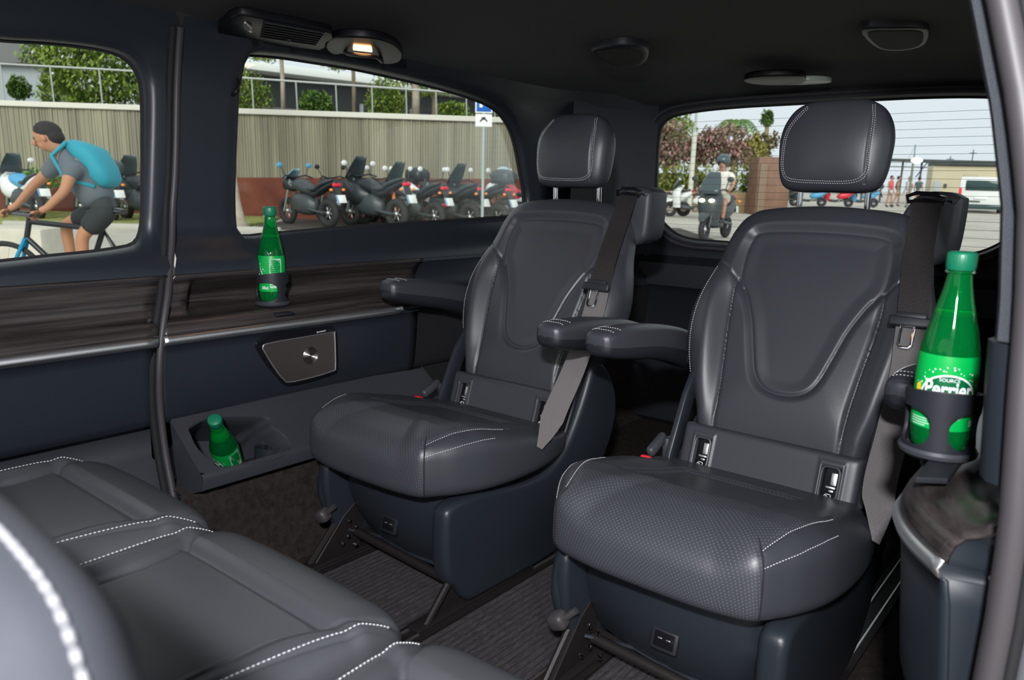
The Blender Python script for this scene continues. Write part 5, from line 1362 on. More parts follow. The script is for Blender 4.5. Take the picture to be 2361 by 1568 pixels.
    mb = MB(); mb.tube([(0.32, -0.38, 1.02), (0.40, -0.25, 1.07), (0.47, -0.08, 1.03), (0.47, 0.08, 1.03), (0.40, 0.25, 1.07), (0.32, 0.38, 1.02)], 0.018, 8)
    h = mb.build('handlebar', BKBLK, r)
    for sg in (-1, 1):
        mb = MB(); mb.tube([(0.40, sg*0.28, 1.06), (0.44, sg*0.34, 1.24)], 0.010, 6); mb.build('mirror_stem', BKBLK, h)
        mb = MB(); mb.ball((0.43, sg*0.38, 1.28), (0.022, 0.075, 0.055), n=8); mb.build('mirror', mirror, h)
    if screen is not None:
        mb = MB(); rows = []
        H = 1.42 if style != 'naked' else 1.20; W = 0.22 if style != 'naked' else 0.14
        for k in range(6):
            t = k/5; z = 0.98+(H-0.98)*t; w = W*(1-0.45*t**2)
            rows.append([(0.60-0.26*t+0.07*cos(a), w*sin(a), z) for a in np.linspace(-pi/2, pi/2, 9)])
        mb.grid(rows); o = mb.build('windscreen', screen, r, sharp=None); md = o.modifiers.new('thick', 'SOLIDIFY'); md.thickness = 0.012
    mb = MB(); mb.tube([(0.28, -0.16, 0.36), (0.0, -0.19, 0.25), (-0.30, -0.20, 0.30)], 0.025, 8); mb.tube([(-0.30, -0.20, 0.32), (-0.75, -0.22, 0.52)], [0.045, 0.055], 10); mb.build('exhaust', SILV if 'redpipe' not in extras else BKWHITE, r)
    mb = MB(); mb.tube([(-0.1, 0.12, 0.38), (-0.68, 0.12, 0.31)], 0.03, 6); mb.tube([(-0.1, -0.12, 0.38), (-0.68, -0.12, 0.31)], 0.03, 6); mb.build('swingarm', BKGREY, r)
    mb = MB(); mb.box((-0.96, 0, 0.90), (0.06, 0.20, 0.07), 0.02); mb.build('tail_lamp', TAIL, r)
    mb = MB(); mb.box((-1.02, 0, 0.72), (0.03, 0.16, 0.34), 0.01, Matrix.Rotation(radians(25), 3, 'Y')); mg = mb.build('rear_mudguard', BKBLK, r)
    if plate:
        Mp_ = Matrix.Rotation(radians(22), 3, 'Y')
        mb = MB(); mb.box((-1.105, 0, 0.62), (0.012, 0.24, 0.17), 0.004, Mp_); pl_ = mb.build('number_plate', PLATE, mg)
        mb = MB(); mb.box((-1.111, 0.105, 0.62), (0.010, 0.03, 0.165), 0.002, Mp_); mb.build('plate_band', BKBLUE, pl_)
    for sg in (-1, 1):
        mb = MB(); mb.ball((-0.98, sg*0.16, 0.80), (0.03, 0.045, 0.03), n=6); mb.build('indicator', ORANGE, r)
    mb = MB()
    hl = [(0.80, 0.08), (0.80, -0.08)] if (lit or scoot) else [(0.79, 0)]
    for x, y in hl: mb.ball(((0.70 if scoot else x), y*1.3, 0.84), (0.04, 0.065, 0.04), n=8)
    for k_ in range(1): mb.build('headlamp', HEADL if lit else SILV, r)
    if case:
        cm, big = case
        loft([(-0.58, 1.14, 0.10, 0.09), (-0.64, 1.15, 0.20, 0.14), (-0.82, 1.16, 0.24, 0.16), (-1.02, 1.14, 0.20, 0.13), (-1.08, 1.13, 0.10, 0.08)], e=0.6).build('top_case', cm, r, sharp=60)
    if 'green' in extras:
        for (a, b) in (((0.05, -0.17, 0.60), (0.35, -0.19, 0.50)), ((0.50, -0.13, 0.45), (0.66, -0.14, 0.65))):
            mb = MB(); mb.tube([a, b], 0.03, 6); mb.build('green_trim', BKGREEN, r)
    if 'orange' in extras:
        mb = MB(); mb.tube([(-0.50, -0.13, 0.35), (-0.42, -0.15, 0.72)], 0.035, 8); mb.build('orange_spring', ORANGE, r)
    if 'redpipe' in extras:
        mb = MB(); mb.tube([(-0.72, -0.22, 0.51), (-0.86, -0.225, 0.56)], [0.055, 0.05], 10); mb.build('exhaust_tip', BKRED, r)
    return r
HD = radians(180-38)
def bikeat(x, y, *a, hd=HD, bv=14.6, **k):
    g = eg(x, y)
    if x < 1300: g = ev(x, y, bv); k.setdefault('s', 0.86)
    return motorbike(a[0], g.x, g.y, hd, **k)
bikeat(712, 516, 'black naked motorcycle with lime green trim, first in the row from the left', s=0.87, style='naked', accent=BKGREY, extras=('green',), screen=SKYSCR, mirror=BKBLUE)
bikeat(862, 511, 'black touring motorcycle with tall screen, second in the row', style='tourer', body=BKBLK, extras=('orange',), s=0.92)
bikeat(792, 514, 'dark naked motorcycle without a screen between the green trimmed bike and the black tourer', style='naked', screen=None, mirror=BKBLK, bv=15.6)
bikeat(905, 510, 'dark motorcycle with a black top case behind the black tourer', style='tourer', screen=None, case=(BKBLK, 1), bv=15.7)
bikeat(950, 506, 'black motorcycle with a black hood screen and white exhaust, third in the row', style='tourer', body=BKBLK, accent=BKWHITE, extras=('redpipe',))
bikeat(1030, 503, 'dark motorcycle with a raised number plate and pale mirrors, fourth in the row', style='naked', body=BKBLK, screen=None, mirror=BKWHITE)
bikeat(1092, 500, 'dark grey motorcycle with a grey top case below the parking sign', style='tourer', body=BKBLK, case=(BKGREY, 1))
bikeat(1185, 497, 'white and red motorcycle at the right edge of the side window', style='naked', body=BKWHITE, accent=BKRED, screen=None)
hm = ev(1160, 397, 14.8)
hz = xthing('motorcycle_helmet', 'shiny silver helmet with lime stripe resting at the right end of the bike row', 'helmet', hm.x, hm.y, hm.z-0.14, radians(150), 0.8)
mb = MB(); mb.ball((0, 0, 0.14), (0.21, 0.17, 0.17), n=14); mb.build('shell', simple('helmet_silver', (0.45, 0.58, 0.62), 0.15, metal=0.6), hz, sharp=None)
mb = MB(); mb.box((-0.10, 0.0, 0.04), (0.12, 0.34, 0.05), 0.02); mb.build('lime_stripe', BKLIME, hz)
bikeat(62, 520, 'white and blue motorcycle half hidden behind the cyclist arms', style='tourer', body=BKWHITE, accent=BKBLUE, screen=SMOKE, mirror=BKWHITE, s=0.85)
bikeat(225, 520, 'dark motorcycle parked right behind the cyclist back', style='naked', body=BKGREY, mirror=BKWHITE, screen=None, case=(BKGREY, 1))
bikeat(330, 518, 'black motorcycle with orange spring at the right edge of the door window', style='tourer', body=BKBLK, extras=('orange',), case=(BKGREY, 1))
# bikes seen through the rear window
bikeat(1530, 497, 'pale scooter at the left edge of the rear window', hd=radians(160), style='scooter', body=BKWHITE, group='bikes behind the van')
bikeat(1592, 501, 'white and red scooter with a dark top case behind the van', hd=radians(165), style='scooter', body=BKWHITE, accent=BKRED, case=(BKSEAT, 1), group='bikes behind the van')
for i, (x, y, b_, cs) in enumerate([(1745, 472, BKGREY, None), (1800, 474, BKBLK, (BKSEAT, 1)), (1862, 476, BKBLUE, None), (1925, 477, BKRED, None), (1985, 478, BKBLUE, (BKGREY, 1))]):
    bikeat(x, y, ['grey scooter just right of the scooter rider', 'black scooter with a top case left of the near headrest', 'blue scooter below the near headrest, leftmost of three', 'red scooter in the middle below the near headrest', 'blue scooter with grey top case at the right below the near headrest'][i], hd=radians(150+8*i), style='scooter', body=b_, case=cs, group='bikes behind the van', plate=False)
gq = eg(1648, 552)
HR = radians(-123)
motorbike('dark scooter with lit headlights ridden towards the van', gq.x, gq.y, HR, style='scooter', body=BKGREY, lit=True, mirror=BKGREY, group=None, s=0.82)

# ---------------------------------------------------------------- people
SKIN = simple('skin', (0.42, 0.20, 0.11), 0.6); SKIN2 = simple('skin_far', (0.40, 0.22, 0.15), 0.6)
HAIR = simple('dark_hair', (0.014, 0.010, 0.010), 0.8)
def skin_mesh(name, nodes, edges, m_, parent, sub=2):
    """nodes: {key: ((x,y,z), r)}; first key is the root"""
    ks = list(nodes); me = bpy.data.meshes.new(name)
    me.from_pydata([nodes[k][0] for k in ks], [(ks.index(a), ks.index(b)) for a, b in edges], [])
    o = bpy.data.objects.new(name, me); COL.objects.link(o); o.parent = parent
    md = o.modifiers.new('skin', 'SKIN'); md.use_smooth_shade = True; md.branch_smoothing = 0.6
    for i, k in enumerate(ks):
        r = nodes[k][1]; r = r if isinstance(r, tuple) else (r, r)
        me.skin_vertices[0].data[i].radius = r; me.skin_vertices[0].data[i].use_root = (i == 0)
    md2 = o.modifiers.new('sub', 'SUBSURF'); md2.levels = sub; md2.render_levels = sub
    me.materials.append(m_)
    return o
def lerp(a, b, t): return tuple(a[i]+(b[i]-a[i])*t for i in range(3))
BE = [('pel', 'waist'), ('waist', 'chest'), ('chest', 'neck'), ('neck', 'jaw'), ('jaw', 'skull'), ('chest', 'sL'), ('sL', 'eL'), ('eL', 'wL'), ('wL', 'hL'), ('chest', 'sR'), ('sR', 'eR'), ('eR', 'wR'), ('wR', 'hR'), ('pel', 'pL'), ('pL', 'kL'), ('kL', 'aL'), ('aL', 'tL'), ('pel', 'pR'), ('pR', 'kR'), ('kR', 'aR'), ('aR', 'tR')]
RD = dict(pel=0.112, waist=0.115, chest=0.135, neck=0.055, jaw=0.075, skull=0.095, sL=0.065, eL=0.043, wL=0.03, hL=0.034, sR=0.065, eR=0.043, wR=0.03, hR=0.034, pL=0.078, kL=0.058, aL=0.04, tL=0.035, pR=0.078, kR=0.058, aR=0.04, tR=0.035)
def person(root, J, skin, face, shirt=None, shorts=None, hair=None, shoes=None, sleeve=0.75, leg=0.9, hands=None, sub=2, fat=1.0):
    nodes = {k: (J[k], RD[k]*fat if k not in ('jaw', 'skull', 'neck') else RD[k]) for k in ['pel']+[k for k in RD if k != 'pel']}
    body = skin_mesh('body', nodes, BE, skin, root, sub)
    fx = Vector(face).normalized(); sk = (Vector(J['skull'])+Vector(J['jaw']))/2
    upv = (Vector(J['skull'])-Vector(J['jaw'])).normalized(); sd = fx.cross(upv).normalized()
    Mh = Matrix((sd, fx, upv)).transposed()
    mb = MB(); mb.ball(sk+upv*0.018-fx*0.006, (0.080, 0.098, 0.105), Mh, n=12); mb.ball(sk-upv*0.042+fx*0.022, (0.060, 0.068, 0.060), Mh, n=10); mb.build('head', skin, body, sharp=None)
    mb = MB()
    mb.tube([sk+fx*0.085+upv*0.02, sk+fx*0.118-upv*0.025, sk+fx*0.10-upv*0.035], [0.012, 0.018, 0.010], 8)
    for s in (-1, 1):
        mb.ball(sk+sd*s*0.082-upv*0.005, (0.012, 0.018, 0.028), Mh, n=6)
    mb.build('face_relief', skin, body, sharp=None)
    for s in (-1, 1):
        mb = MB(); mb.ball(sk+sd*s*0.032+fx*0.080+upv*0.016, 0.011, n=6); mb.build('eye', BKBLK, body, sharp=None)
    mb = MB(); mb.tube([sk+fx*0.084-upv*0.050-sd*0.022, sk+fx*0.090-upv*0.052, sk+fx*0.084-upv*0.050+sd*0.022], 0.006, 6); mb.build('mouth', simple('lips', (0.25, 0.07, 0.06), 0.6) if 'lips' not in MATS else MATS['lips'], body, sharp=None)
    if hair:
        mb = MB(); q = sk-fx*0.022+upv*0.050
        M = Matrix((sd, fx, upv)).transposed(); mb.ball(q, (0.088, 0.100, 0.085), M, n=10); mb.ball(q-fx*0.028-upv*0.04, (0.082, 0.070, 0.085), M, n=8); mb.build('hair', hair, body, sharp=None)
    if shirt:
        n2 = {k: (J[k], RD[k]*1.18*fat) for k in ('pel', 'waist', 'chest', 'sL', 'sR')}; n2['pel'] = (J['pel'], 0.190*fat); n2['waist'] = (J['waist'], 0.165*fat); n2['chest'] = (J['chest'], 0.178*fat); n2['sL'] = (J['sL'], 0.092*fat); n2['sR'] = (J['sR'], 0.092*fat)
        n2['cL'] = (lerp(J['sL'], J['eL'], sleeve), 0.062); n2['cR'] = (lerp(J['sR'], J['eR'], sleeve), 0.062); n2['nk'] = (lerp(J['chest'], J['neck'], 0.85), 0.095)
        skin_mesh('t_shirt', n2, [('pel', 'waist'), ('waist', 'chest'), ('chest', 'nk'), ('chest', 'sL'), ('chest', 'sR'), ('sL', 'cL'), ('sR', 'cR')], shirt, root, sub)
    if shorts:
        n3 = {'pel': (J['pel'], 0.180*fat), 'pL': (J['pL'], 0.128*fat), 'pR': (J['pR'], 0.128*fat), 'cL': (lerp(J['pL'], J['kL'], leg), 0.082), 'cR': (lerp(J['pR'], J['kR'], leg), 0.082), 'w': (lerp(J['pel'], J['waist'], 0.5), 0.135*fat)}
        skin_mesh('shorts', n3, [('pel', 'w'), ('pel', 'pL'), ('pel', 'pR'), ('pL', 'cL'), ('pR', 'cR')], shorts, root, sub)
    if shoes:
        for s in 'LR':
            mb = MB(); a = Vector(J['a'+s]); t = Vector(J['t'+s]); d = (t-a); mb.tube([a-d*0.35+Vector((0, 0, -0.01)), a+d*0.1, t, t+d*0.3], [0.035, 0.05, 0.043, 0.02], 10); mb.build('shoe', shoes, root, sharp=None)
    if hands:
        for s, (ax, curl) in hands.items():
            h = Vector(J['h'+s]); w = Vector(J['w'+s]); d = (h-w).normalized(); ax = Vector(ax).normalized(); dn = Vector(curl).normalized()
            mb = MB()
            for k in range(4):
                o_ = h+ax*((k-1.5)*0.021)+d*0.015; L_ = (0.9, 1.0, 0.95, 0.75)[k]
                mb.tube([o_, o_+d*0.035*L_, o_+d*0.05*L_+dn*0.03*L_, o_+d*0.03*L_+dn*0.052*L_, o_+d*0.005+dn*0.055*L_], [0.011, 0.0105, 0.010, 0.009, 0.007], 8)
            o_ = h-ax*0.035-d*0.02; mb.tube([o_, o_-ax*0.02+d*0.02, o_-ax*0.012+d*0.045+dn*0.02], [0.013, 0.012, 0.009], 8)
            mb.build('fingers', skin, body, sharp=None)
    return body

# cyclist, local metres; +x forward (to the left of the photo), y to his left (towards the van)
CV = 4.95
cc = ev(170, 480, CV)
cr_ = xthing('cyclist', 'person with dark hair in grey T-shirt and dark shorts riding left with teal backpack', 'person', cc.x, CV, GZ, radians(180), 0.8)
def cj(x, y, dy=0.0):
    p = ev(x, y, CV-dy*0.8); return (-(p.x-cc.x)/0.8, dy, (p.z-GZ)/0.8)
J = dict(pel=cj(240, 478), waist=cj(215, 435), chest=cj(175, 375), neck=cj(143, 352), jaw=cj(117, 333), skull=cj(103, 305),
         sL=cj(168, 385, 0.19), eL=cj(150, 440, 0.24), wL=cj(106, 482, 0.25), hL=cj(90, 487, 0.25),
         sR=cj(140, 372, -0.17), eR=cj(80, 425, -0.24), wR=cj(38, 474, -0.27), hR=cj(20, 482, -0.27),
         pL=cj(240, 490, 0.10), kL=cj(188, 545, 0.13), aL=cj(196, 655, 0.12), tL=cj(170, 668, 0.12),
         pR=cj(238, 488, -0.10), kR=cj(150, 516, -0.13), aR=cj(168, 612, -0.12), tR=cj(142, 628, -0.12))
GREYT = simple('grey_tshirt', (0.10, 0.12, 0.14), 0.85); DKSH = simple('dark_shorts', (0.025, 0.03, 0.032), 0.85); TEAL = simple('teal_backpack', (0.015, 0.27, 0.36), 0.7)
cb = person(cr_, J, SKIN, (0.97, 0.15, -0.22), GREYT, DKSH, HAIR, BKBLK, 0.62, 0.80, hands={'L': ((0, 1, 0), (0.2, 0, -1)), 'R': ((0, 1, 0), (0.2, 0, -1))}, fat=0.92)
bp_ = xthing('backpack', 'teal backpack worn by the cyclist', 'backpack', cc.x, CV, GZ, radians(180), 0.8)
a, b, c_ = Vector(cj(170, 335)), Vector(cj(215, 360)), Vector(cj(255, 420))
mb = MB(); st_ = [(a+Vector((0.02, 0, -0.01)), 0.04, 0.03), (a, 0.10, 0.045), (lerp(a, b, 0.6), 0.14, 0.07), (b, 0.15, 0.085), (lerp(b, c_, 0.6), 0.15, 0.085), (c_, 0.13, 0.06), (c_+Vector((-0.02, 0, -0.03)), 0.08, 0.03)]
rows = []
for i, (p, w, t) in enumerate(st_):
    p = Vector(p); q0 = Vector(st_[max(0, i-1)][0]); q1 = Vector(st_[min(len(st_)-1, i+1)][0]); d = (q1-q0).normalized(); n_ = Vector((0, 1, 0)).cross(d).normalized()
    rows.append([p+Vector((0, 1, 0))*w*np.sign(cos(g))*abs(cos(g))**0.6+n_*t*np.sign(sin(g))*abs(sin(g))**0.6 for g in np.linspace(0, 2*pi, 21)[:-1]])
V = mb.grid(rows, cv=True); mb.face(V[0]); mb.face(V[-1]); bmesh.ops.recalc_face_normals(mb.bm, faces=mb.bm.faces); mb.build('bag', TEAL, bp_, sharp=None)
for s in (-1, 1):
    mb = MB(); mb.tube([a+Vector((0, s*0.10, 0.02)), Vector(J['chest'])+Vector((0.12, s*0.11, 0.05)), Vector(J['chest'])+Vector((0.02, s*0.14, -0.12)), Vector(J['waist'])+Vector((-0.08, s*0.12, 0.02))], 0.018, 8); mb.build('shoulder_strap', TEAL, bp_, sharp=None)
# bicycle
bc = xthing('bicycle', 'dark and blue bicycle ridden by the cyclist', 'bicycle', cc.x, CV, GZ, radians(180), 0.8)
def bwheel(x):
    M = Matrix.Translation((x, 0, 0.345)) @ Matrix.Rotation(radians(90), 4, 'X'); mb = MB(); R = []
    for i in range(48):
        a_ = 2*pi*i/48; R.append([M @ Vector(((0.325+0.022*cos(t))*cos(a_), (0.325+0.022*cos(t))*sin(a_), 0.022*sin(t))) for t in np.linspace(0, 2*pi, 9)[:-1]])
    mb.grid(R, cu=True, cv=True); w = mb.build('wheel', TYRE, bc, sharp=None)
    mb = MB()
    for k in range(18):
        a_ = 2*pi*k/18; mb.tube([M @ Vector((0.02*cos(a_), 0.02*sin(a_), (-1)**k*0.025)), M @ Vector((0.31*cos(a_), 0.31*sin(a_), 0))], 0.0015, 4)
    mb.build('spokes', SILV, w)
hx = -(ev(62, 488, CV).x-cc.x)/0.8
bwheel(0.60); bwheel(-0.47)
mb = MB(); bbp = Vector((-0.02, 0, 0.30)); st0 = Vector((-0.22, 0, 0.80)); hd0 = Vector((0.36, 0, 0.88)); hd1 = Vector((0.40, 0, 0.72))
for a_, b_ in ((bbp, st0), (st0, hd0+Vector((0, 0, -0.03))), (bbp, hd1), (hd0, hd1)): mb.tube([a_, b_], 0.022, 10)
for s in (-1, 1): mb.tube([bbp, Vector((-0.47, s*0.06, 0.345))], 0.011, 6); mb.tube([st0, Vector((-0.47, s*0.06, 0.345))], 0.010, 6)
mb.build('frame', BKBLK, bc)
mb = MB(); 
for s in (-1, 1): mb.tube([hd1+Vector((0, s*0.02, 0)), Vector((0.50, s*0.055, 0.5)), Vector((0.60, s*0.055, 0.345))], 0.016, 8)
mb.build('fork', simple('bicycle_blue', (0.0, 0.22, 0.42), 0.4), bc)
hb = Vector(((J['hL'][0]+J['hR'][0])/2, 0, (J['hL'][2]+J['hR'][2])/2-0.025))
mb = MB(); mb.tube([Vector(J['hL'])+Vector((0.02, 0.07, -0.03)), hb+Vector((0.01, 0.1, 0)), hb+Vector((0, -0.1, 0)), Vector(J['hR'])+Vector((0.02, -0.07, -0.03))], 0.013, 8); mb.tube([hd0, hb], 0.016, 8); mb.build('handlebar', BKBLK, bc)
mb = MB(); mb.tube([st0, st0+Vector((-0.03, 0, 0.12))], 0.014, 8); mb.build('seat_post', SILV, bc)
loft([(-0.40, 0.945, 0.06, 0.02), (-0.34, 0.95, 0.075, 0.025), (-0.22, 0.945, 0.05, 0.02), (-0.10, 0.935, 0.02, 0.012)]).build('saddle', BKBLK, bc, sharp=60)
mb = MB(); mb.tube([bbp+Vector((0, 0.05, 0)), bbp+Vector((0.0, 0.08, -0.16))], 0.012, 6); mb.tube([bbp+Vector((0, -0.05, 0)), bbp+Vector((0.0, -0.08, 0.16))], 0.012, 6); mb.lathe([(0.02, 0.055), (0.09, 0.055), (0.09, 0.06), (0.02, 0.06)], 24, bbp, Matrix.Rotation(radians(-90), 3, 'X')); mb.build('crank', BKGREY, bc)
# concrete block behind the bicycle
q = ev(40, 540, 6.6); zt_ = ev(60, 527, 6.6).z
CONC = simple('pale_concrete', (0.50, 0.47, 0.39), 0.85, var=((3, 3, 3), (0.60, 0.57, 0.48), 5))
mb = MB(); hh_ = zt_-GZ; mb.box((0, 0, hh_/2), (1.1, 0.45, hh_), 0.025); o = mb.build('concrete_block', CONC, matrix=xmat(ev(100, 560, 6.6).x-0.55, 6.6+0.2)); tag(o, 'pale concrete block at the lower left behind the bicycle', 'concrete block')

# scooter rider
rr0 = xthing('scooter_rider', 'person in white shirt and dark helmet riding the lit scooter', 'person', gq.x, gq.y, GZ, HR, 0.82)
J = dict(pel=(-0.30, 0, 0.92), waist=(-0.26, 0, 1.08), chest=(-0.20, 0, 1.32), neck=(-0.17, 0, 1.47), jaw=(-0.15, 0, 1.56), skull=(-0.15, 0, 1.66),
         sL=(-0.19, 0.19, 1.38), eL=(0.02, 0.32, 1.18), wL=(0.22, 0.34, 1.09), hL=(0.30, 0.33, 1.07), sR=(-0.19, -0.19, 1.38), eR=(0.02, -0.32, 1.18), wR=(0.22, -0.34, 1.09), hR=(0.30, -0.33, 1.07),
         pL=(-0.25, 0.11, 0.90), kL=(0.12, 0.20, 0.82), aL=(0.12, 0.17, 0.45), tL=(0.26, 0.18, 0.40), pR=(-0.25, -0.11, 0.90), kR=(0.12, -0.20, 0.82), aR=(0.12, -0.17, 0.45), tR=(0.26, -0.18, 0.40))
WSH = simple('white_shirt', (0.72, 0.70, 0.64), 0.85)
person(rr0, J, SKIN2, (1, 0, -0.05), WSH, simple('cream_trousers', (0.55, 0.50, 0.42), 0.85), None, BKBLK, 0.6, 0.95, hands={'L': ((0, 1, 0), (0.2, 0, -1)), 'R': ((0, 1, 0), (0.2, 0, -1))})
mb = MB(); mb.ball((-0.165, 0, 1.67), (0.155, 0.14, 0.145), n=12)
bmesh.ops.bisect_plane(mb.bm, geom=mb.bm.verts[:]+mb.bm.edges[:]+mb.bm.faces[:], plane_co=(-0.05, 0, 1.62), plane_no=(0.55, 0, -0.85), clear_outer=True)
hl_ = mb.build('open_helmet', simple('helmet_grey', (0.06, 0.09, 0.10), 0.2), rr0, sharp=None); md = hl_.modifiers.new('thick', 'SOLIDIFY'); md.thickness = 0.015

# pedestrians far behind
def stander(label, x, y, shirt, bottom, seed, h=1.0, hair=HAIR):
    g = eg(x, y); rnd = random.Random(seed); st = rnd.uniform(0.05, 0.16)
    r = xthing('pedestrian', label, 'person', g.x, g.y, GZ, rnd.uniform(0, 6.28), 0.8*h, 'pedestrians far behind the van')
    J = dict(pel=(0, 0, 0.95), waist=(0, 0, 1.12), chest=(0.01, 0, 1.33), neck=(0.01, 0, 1.48), jaw=(0.03, 0, 1.56), skull=(0.02, 0, 1.66),
             sL=(0, 0.18, 1.40), eL=(-0.03, 0.23, 1.13), wL=(0.06, 0.24, 0.90), hL=(0.09, 0.24, 0.82), sR=(0, -0.18, 1.40), eR=(-0.03, -0.23, 1.13), wR=(0.08, -0.23, 0.92), hR=(0.11, -0.23, 0.84),
             pL=(0, 0.10, 0.90), kL=(st, 0.11, 0.50), aL=(st*0.6, 0.11, 0.09), tL=(st*0.6+0.12, 0.12, 0.04), pR=(0, -0.10, 0.90), kR=(-st*0.3, -0.11, 0.50), aR=(-st*1.6, -0.11, 0.11), tR=(-st*1.6+0.12, -0.12, 0.04))
    person(r, J, SKIN2, (1, 0, 0), shirt, bottom, hair, BKBLK, 0.5, 0.5, hands={'L': ((1, 0, 0), (0.3, -0.3, -1)), 'R': ((1, 0, 0), (0.3, 0.3, -1))}, sub=1)
PKT = simple('pale_dress', (0.55, 0.52, 0.52), 0.85); RDT = simple('red_top', (0.6, 0.10, 0.10), 0.85); DKT = simple('dark_top', (0.05, 0.10, 0.10), 0.85)
stander('pedestrian in a red top left of the group by the near headrest', 2048, 478, RDT, PKT, 1)
stander('pedestrian with dark hair and brown top beside the red top', 2064, 476, simple('brown_top', (0.2, 0.12, 0.10), 0.85), WSH, 2)
stander('pedestrian in a pale dress, third from the left of the four walkers', 2090, 478, PKT, PKT, 3)
stander('pedestrian in dark green clothes, rightmost of the four walkers', 2112, 476, DKT, DKT, 4)

# far background behind the van
def boxthing(name, label, cat, x, y, v, parts, rz=0.0):
    g = ev(x, y, v); r = xthing(name, label, cat, g.x, v, GZ, rz)
    for nm, c, sz, mm, bv in parts:
        mb = MB(); mb.box(c, sz, bv); mb.build(nm, mm, r)
    return r
VW = simple('van_white', (0.72, 0.74, 0.74), 0.4); KB = simple('kiosk_beige', (0.50, 0.44, 0.31), 0.8); DG = simple('dark_grey_roof', (0.04, 0.05, 0.05), 0.7); GLD = simple('dark_glass', (0.03, 0.06, 0.06), 0.1)
vn = boxthing('white_van', 'white van parked in front of the beige kiosk', 'van', 2262, 450, 30.5, [
    ('body', (0, 1.8, 0.80), (1.55, 3.6, 1.15), VW, 0.10), ('bumper', (0, -0.03, 0.24), (1.5, 0.12, 0.18), GLD, 0.02), ('rear_glass', (0.02, -0.02, 1.05), (1.15, 0.04, 0.38), GLD, 0.03), ('number_plate', (0, -0.03, 0.58), (0.42, 0.03, 0.10), PLATE, 0.005), ('handle_strip', (-0.2, -0.02, 0.44), (0.4, 0.03, 0.06), GLD, 0.01)], rz=radians(-31))
for sx in (-1, 1):
    mb = MB(); mb.box((sx*0.72, -0.01, 0.78), (0.10, 0.05, 0.34), 0.01); mb.build('tail_lamp', TAIL, vn)
    mb = MB(); mb.lathe([(0.0001, -0.09), (0.24, -0.09), (0.26, -0.05), (0.26, 0.05), (0.24, 0.09), (0.0001, 0.09)], 24, (sx*0.68, 0.7, 0.26), Matrix.Rotation(radians(90), 3, 'Y')); mb.build('wheel', TYRE, vn)
boxthing('kiosk', 'beige kiosk building with a flat dark roof behind the white van', 'building', 2215, 430, 37, [
    ('wall', (0.3, 1.2, 0.95), (3.1, 2.4, 1.95), KB, 0.02), ('roof', (0.1, 1.2, 2.05), (2.7, 2.7, 0.22), DG, 0.02), ('door', (0.35, -0.02, 0.8), (0.55, 0.05, 1.5), simple('kiosk_door', (0.42, 0.37, 0.27), 0.7), 0.01), ('meter_box', (-0.65, -0.05, 1.0), (0.12, 0.08, 0.18), DG, 0.01), ('poster', (-1.0, -0.03, 0.9), (0.3, 0.03, 0.6), BWALL2, 0.01)], rz=radians(-22))
pg = xthing('pergola', 'long dark steel canopy frame on thin posts behind the kiosk', 'pergola', ev(2170, 372, 44).x, 44)
zz = ev(2170, 372, 44).z-GZ
mb = MB(); mb.box((0, 0, zz), (8.5, 1.2, 0.14)); mb.box((0, 0, zz-0.35), (8.5, 0.06, 0.05)); mb.build('roof_beam', DG, pg)
for k in range(9):
    mb = MB(); mb.tube([(-4.2+k*1.05, 0, 0), (-4.2+k*1.05, 0, zz)], 0.05, 6); mb.build('post', DG, pg)
for k in range(4):
    mb = MB(); mb.tube([(-3.6+k*2.3, 0, zz-0.9), (-3.0+k*2.3, 0, zz)], 0.03, 6); mb.build('brace', DG, pg)
for i, (x, y) in enumerate(((2245, 345), (2192, 360))):
    a = ev(x, y, 55); pm = xthing('antenna_mast', ['tall thin mast above the kiosk roof', 'short thin mast left of the tall mast'][i], 'mast', a.x, 55)
    mb = MB(); mb.tube([(0, 0, 0), (0, 0, a.z-GZ)], [0.05, 0.03], 6); mb.tube([(-0.25, 0, (a.z-GZ)*0.93), (0.25, 0, (a.z-GZ)*0.93)], 0.03, 6); mb.build('pole', DG, pm)
a = ev(2114, 370, 27); lp = xthing('street_lamp', 'lamp post with a bright white lamp head behind the pedestrians', 'street lamp', a.x, 27)
mb = MB(); mb.tube([(-0.12, 0, 0), (-0.12, 0, a.z-GZ-0.1)], 0.035, 8); mb.build('pole', simple('olive_pole', (0.16, 0.17, 0.12), 0.6), lp)
mb = MB(); mb.ball((0.0, 0, a.z-GZ), (0.19, 0.12, 0.10), n=10); mb.build('lamp_head', mat('lamp_white', (1, 1, 0.95), 0.3, emit=(1, 1, 0.92), estr=2.0), lp)
a, b = ev(2111, 333, 50), ev(2088, 440, 50); sm_ = xthing('sail_mast', 'slanting boat mast with stays beyond the pedestrians', 'mast', b.x, 50, GZ)
mb = MB(); mb.tube([(0.3, 0, 0), (a.x-b.x, 0, a.z-GZ)], [0.08, 0.03], 6); mb.build('spar', simple('mast_teal', (0.16, 0.26, 0.27), 0.5), sm_)
mb = MB(); mb.tube([(a.x-b.x, 0, a.z-GZ), (-0.7, 0, 0.9)], 0.02, 4); mb.build('stay', RAILM, sm_)
SEA = simple('pale_sea', (0.42, 0.55, 0.58), 0.35)
SEAV = 90
mb = MB(); mb.box((30, 150, 0.02), (170, 110, 0.04)); o = mb.build('sea', SEA, matrix=xmat(0, 0)); o['kind'] = 'structure'
